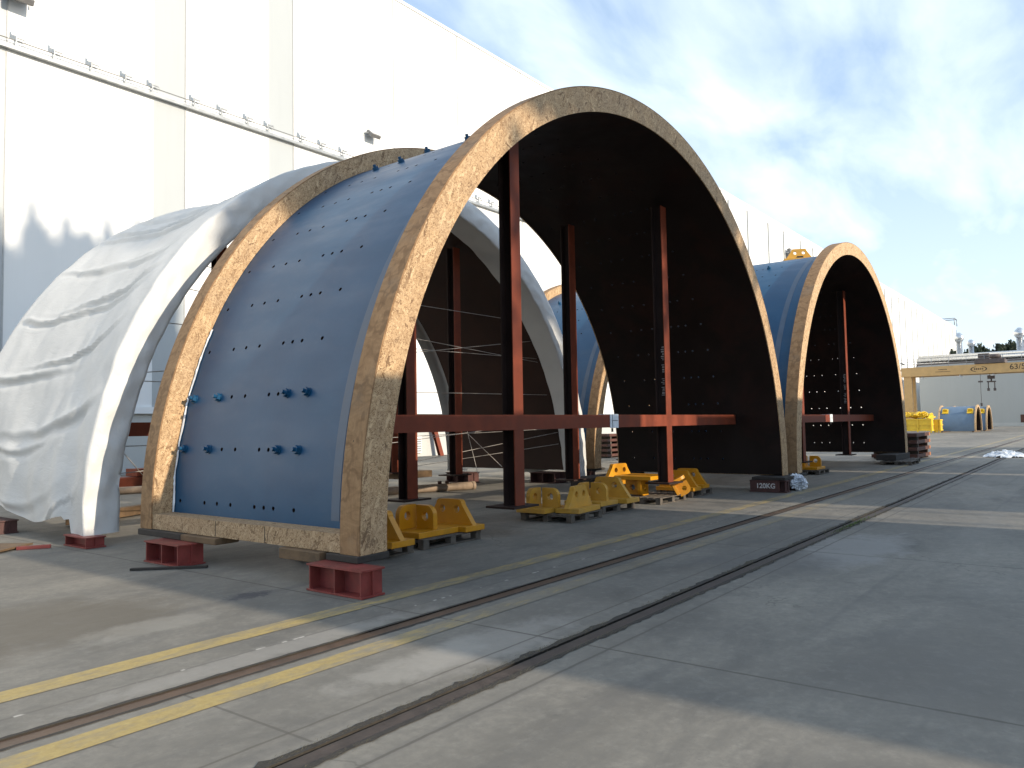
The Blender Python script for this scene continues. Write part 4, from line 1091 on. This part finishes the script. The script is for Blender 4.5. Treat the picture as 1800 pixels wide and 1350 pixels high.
# ------------------------------------------------------------------ trees
def leaf_crown(shape, n, size, seed):
    b = MB(); rr = random.Random(seed)
    for k in range(n):
        p = shape(rr)
        a = Vector((rr.gauss(0, 1), rr.gauss(0, 1), rr.gauss(0, 1))).normalized(); c = a.orthogonal().normalized(); d = a.cross(c)
        s = size * rr.uniform(0.5, 1.3)
        b.quad(p + c * s, p + d * s * 0.6, p - c * s, p - d * s * 0.6)
    return b
def round_shape(rr):
    while True:
        p = Vector((rr.uniform(-1, 1), rr.uniform(-1, 1), rr.uniform(-1, 1)))
        if 0.2 < p.length < 0.8 + 0.35 * noise.noise(p * 2.2): return Vector((p.x * 4.6, p.y * 4.6, 8.3 + p.z * 3.0))
def cone_shape(rr):
    z = 1 - math.sqrt(rr.random()); a = rr.uniform(0, 2 * PI)
    if z < 0.22 and rr.random() < 0.965: z = rr.uniform(0.25, 0.9)
    r = (1 - z) ** 0.55 * math.sqrt(rr.random()) * (0.75 + 0.45 * abs(math.sin(z * 30 + a)))
    return Vector((r * math.cos(a) * 2.6, r * math.sin(a) * 2.6, 17.5 + z * 14.0))
tr = thing('pine_tree', 'dark pine on the skyline left of the right vent stack, first of the clump', 'tree', (225, 27.0, 0), 0, 'dark trees on the far skyline')
b = leaf_crown(round_shape, 2600, 0.42, 21); b.build('crown', M['leaf'], tr, recalc=False)
b = MB(); b.tube([(0, 0, 0), (0.1, 0, 4), (0, 0.1, 8.5)], [0.35, 0.28, 0.12], 8); b.build('trunk', M['bark'], tr)
spots = [(228, 21.6, 1.79), (223, 24.6, 1.78), (231, 19.0, 1.87), (226, 17.6, 1.80), (229, 14.6, 1.85), (224, 29.5, 1.71), (230, 11.8, 1.83), (226, 9.0, 1.79)]
tr.location = (spots[0][0], spots[0][1] + 5.0, 0); tr.scale = (1.0, 1.0, 1.76)
nm = ['second', 'third', 'fourth', 'fifth', 'sixth', 'seventh', 'eighth']
for i, (x, y, s) in enumerate(spots[1:]):
    dup(tr, (x, y, 0), R_(47 * i), 'dark pine on the skyline behind the far roof, %s of the clump' % nm[i], (1.0, 1.0, s))
# ------------------------------------------------------------------ across the yard, behind the camera: unseen blocks added for shade, and conifers
def occluder(x0, x1, y0, y1, h, label):
    t = thing('added_occluder', label, 'occluder', (x0, y0, 0), 0, 'added occluders across the yard')
    b = MB(); b.box(0, x1 - x0, 0, y1 - y0, -0.05, h - 0.25); b.build('wall', M['occluder'], t)
    b = MB(); b.box(-0.0, x1 - x0, -0.05, y1 - y0 + 0.05, h - 0.249, h); b.build('roof', M['steelgrey'], t)
YS = -9.0
TS = math.tan(R_(SUN_EL))
def hs(z, y): return z + (y - YS) * TS
for x0, x1, z, lab in ((4.72, 13.72, 2.2, 'flat roofed shed added behind the camera to shade the near floor'), (16.28, 26.0, 2.15, 'second added flat roofed shed behind the camera, after a gap'), (26.8, 36.3, 2.3, 'third added flat roofed shed behind the camera'), (38.5, 49, 2.0, 'fourth added flat roofed shed behind the camera')):
    occluder(x0, x1, YS - 8, YS, hs(z, 6.05), lab)
ct = thing('conifer', 'tall conifer across the yard whose top shadows the white wall', 'tree', (11.4, -30, 0), 0, 'conifers across the yard')
b = leaf_crown(cone_shape, 5200, 0.42, 5); b.build('crown', M['leaf'], ct, recalc=False)
b = MB(); b.tube([(0, 0, 0), (0, 0, 12), (0, 0, 26)], [0.08, 0.06, 0.03], 8); b.build('trunk', M['bark'], ct)
ct.location = (12.7, -30, 0); ct.scale = (0.42, 0.6, 1.0)
for i, (x, y, sx, s) in enumerate(((13.9, -31, 0.5, 1.0), (15.4, -30, 0.45, 0.995), (16.6, -31.5, 0.5, 1.015), (11.4, -30.5, 0.8, 0.985), (14.6, -33, 1.0, 1.005), (13.1, -33, 1.0, 1.0), (17.5, -30.5, 0.6, 0.985), (16.0, -33.5, 1.0, 1.005), (10.3, -32, 0.8, 0.975))):
    dup(ct, (x, y, 0), R_(61 * i), 'conifer across the yard behind the camera, %s of the row' % ('second', 'third', 'fourth', 'fifth', 'sixth', 'seventh', 'eighth', 'ninth', 'last')[i], (sx, sx, s))
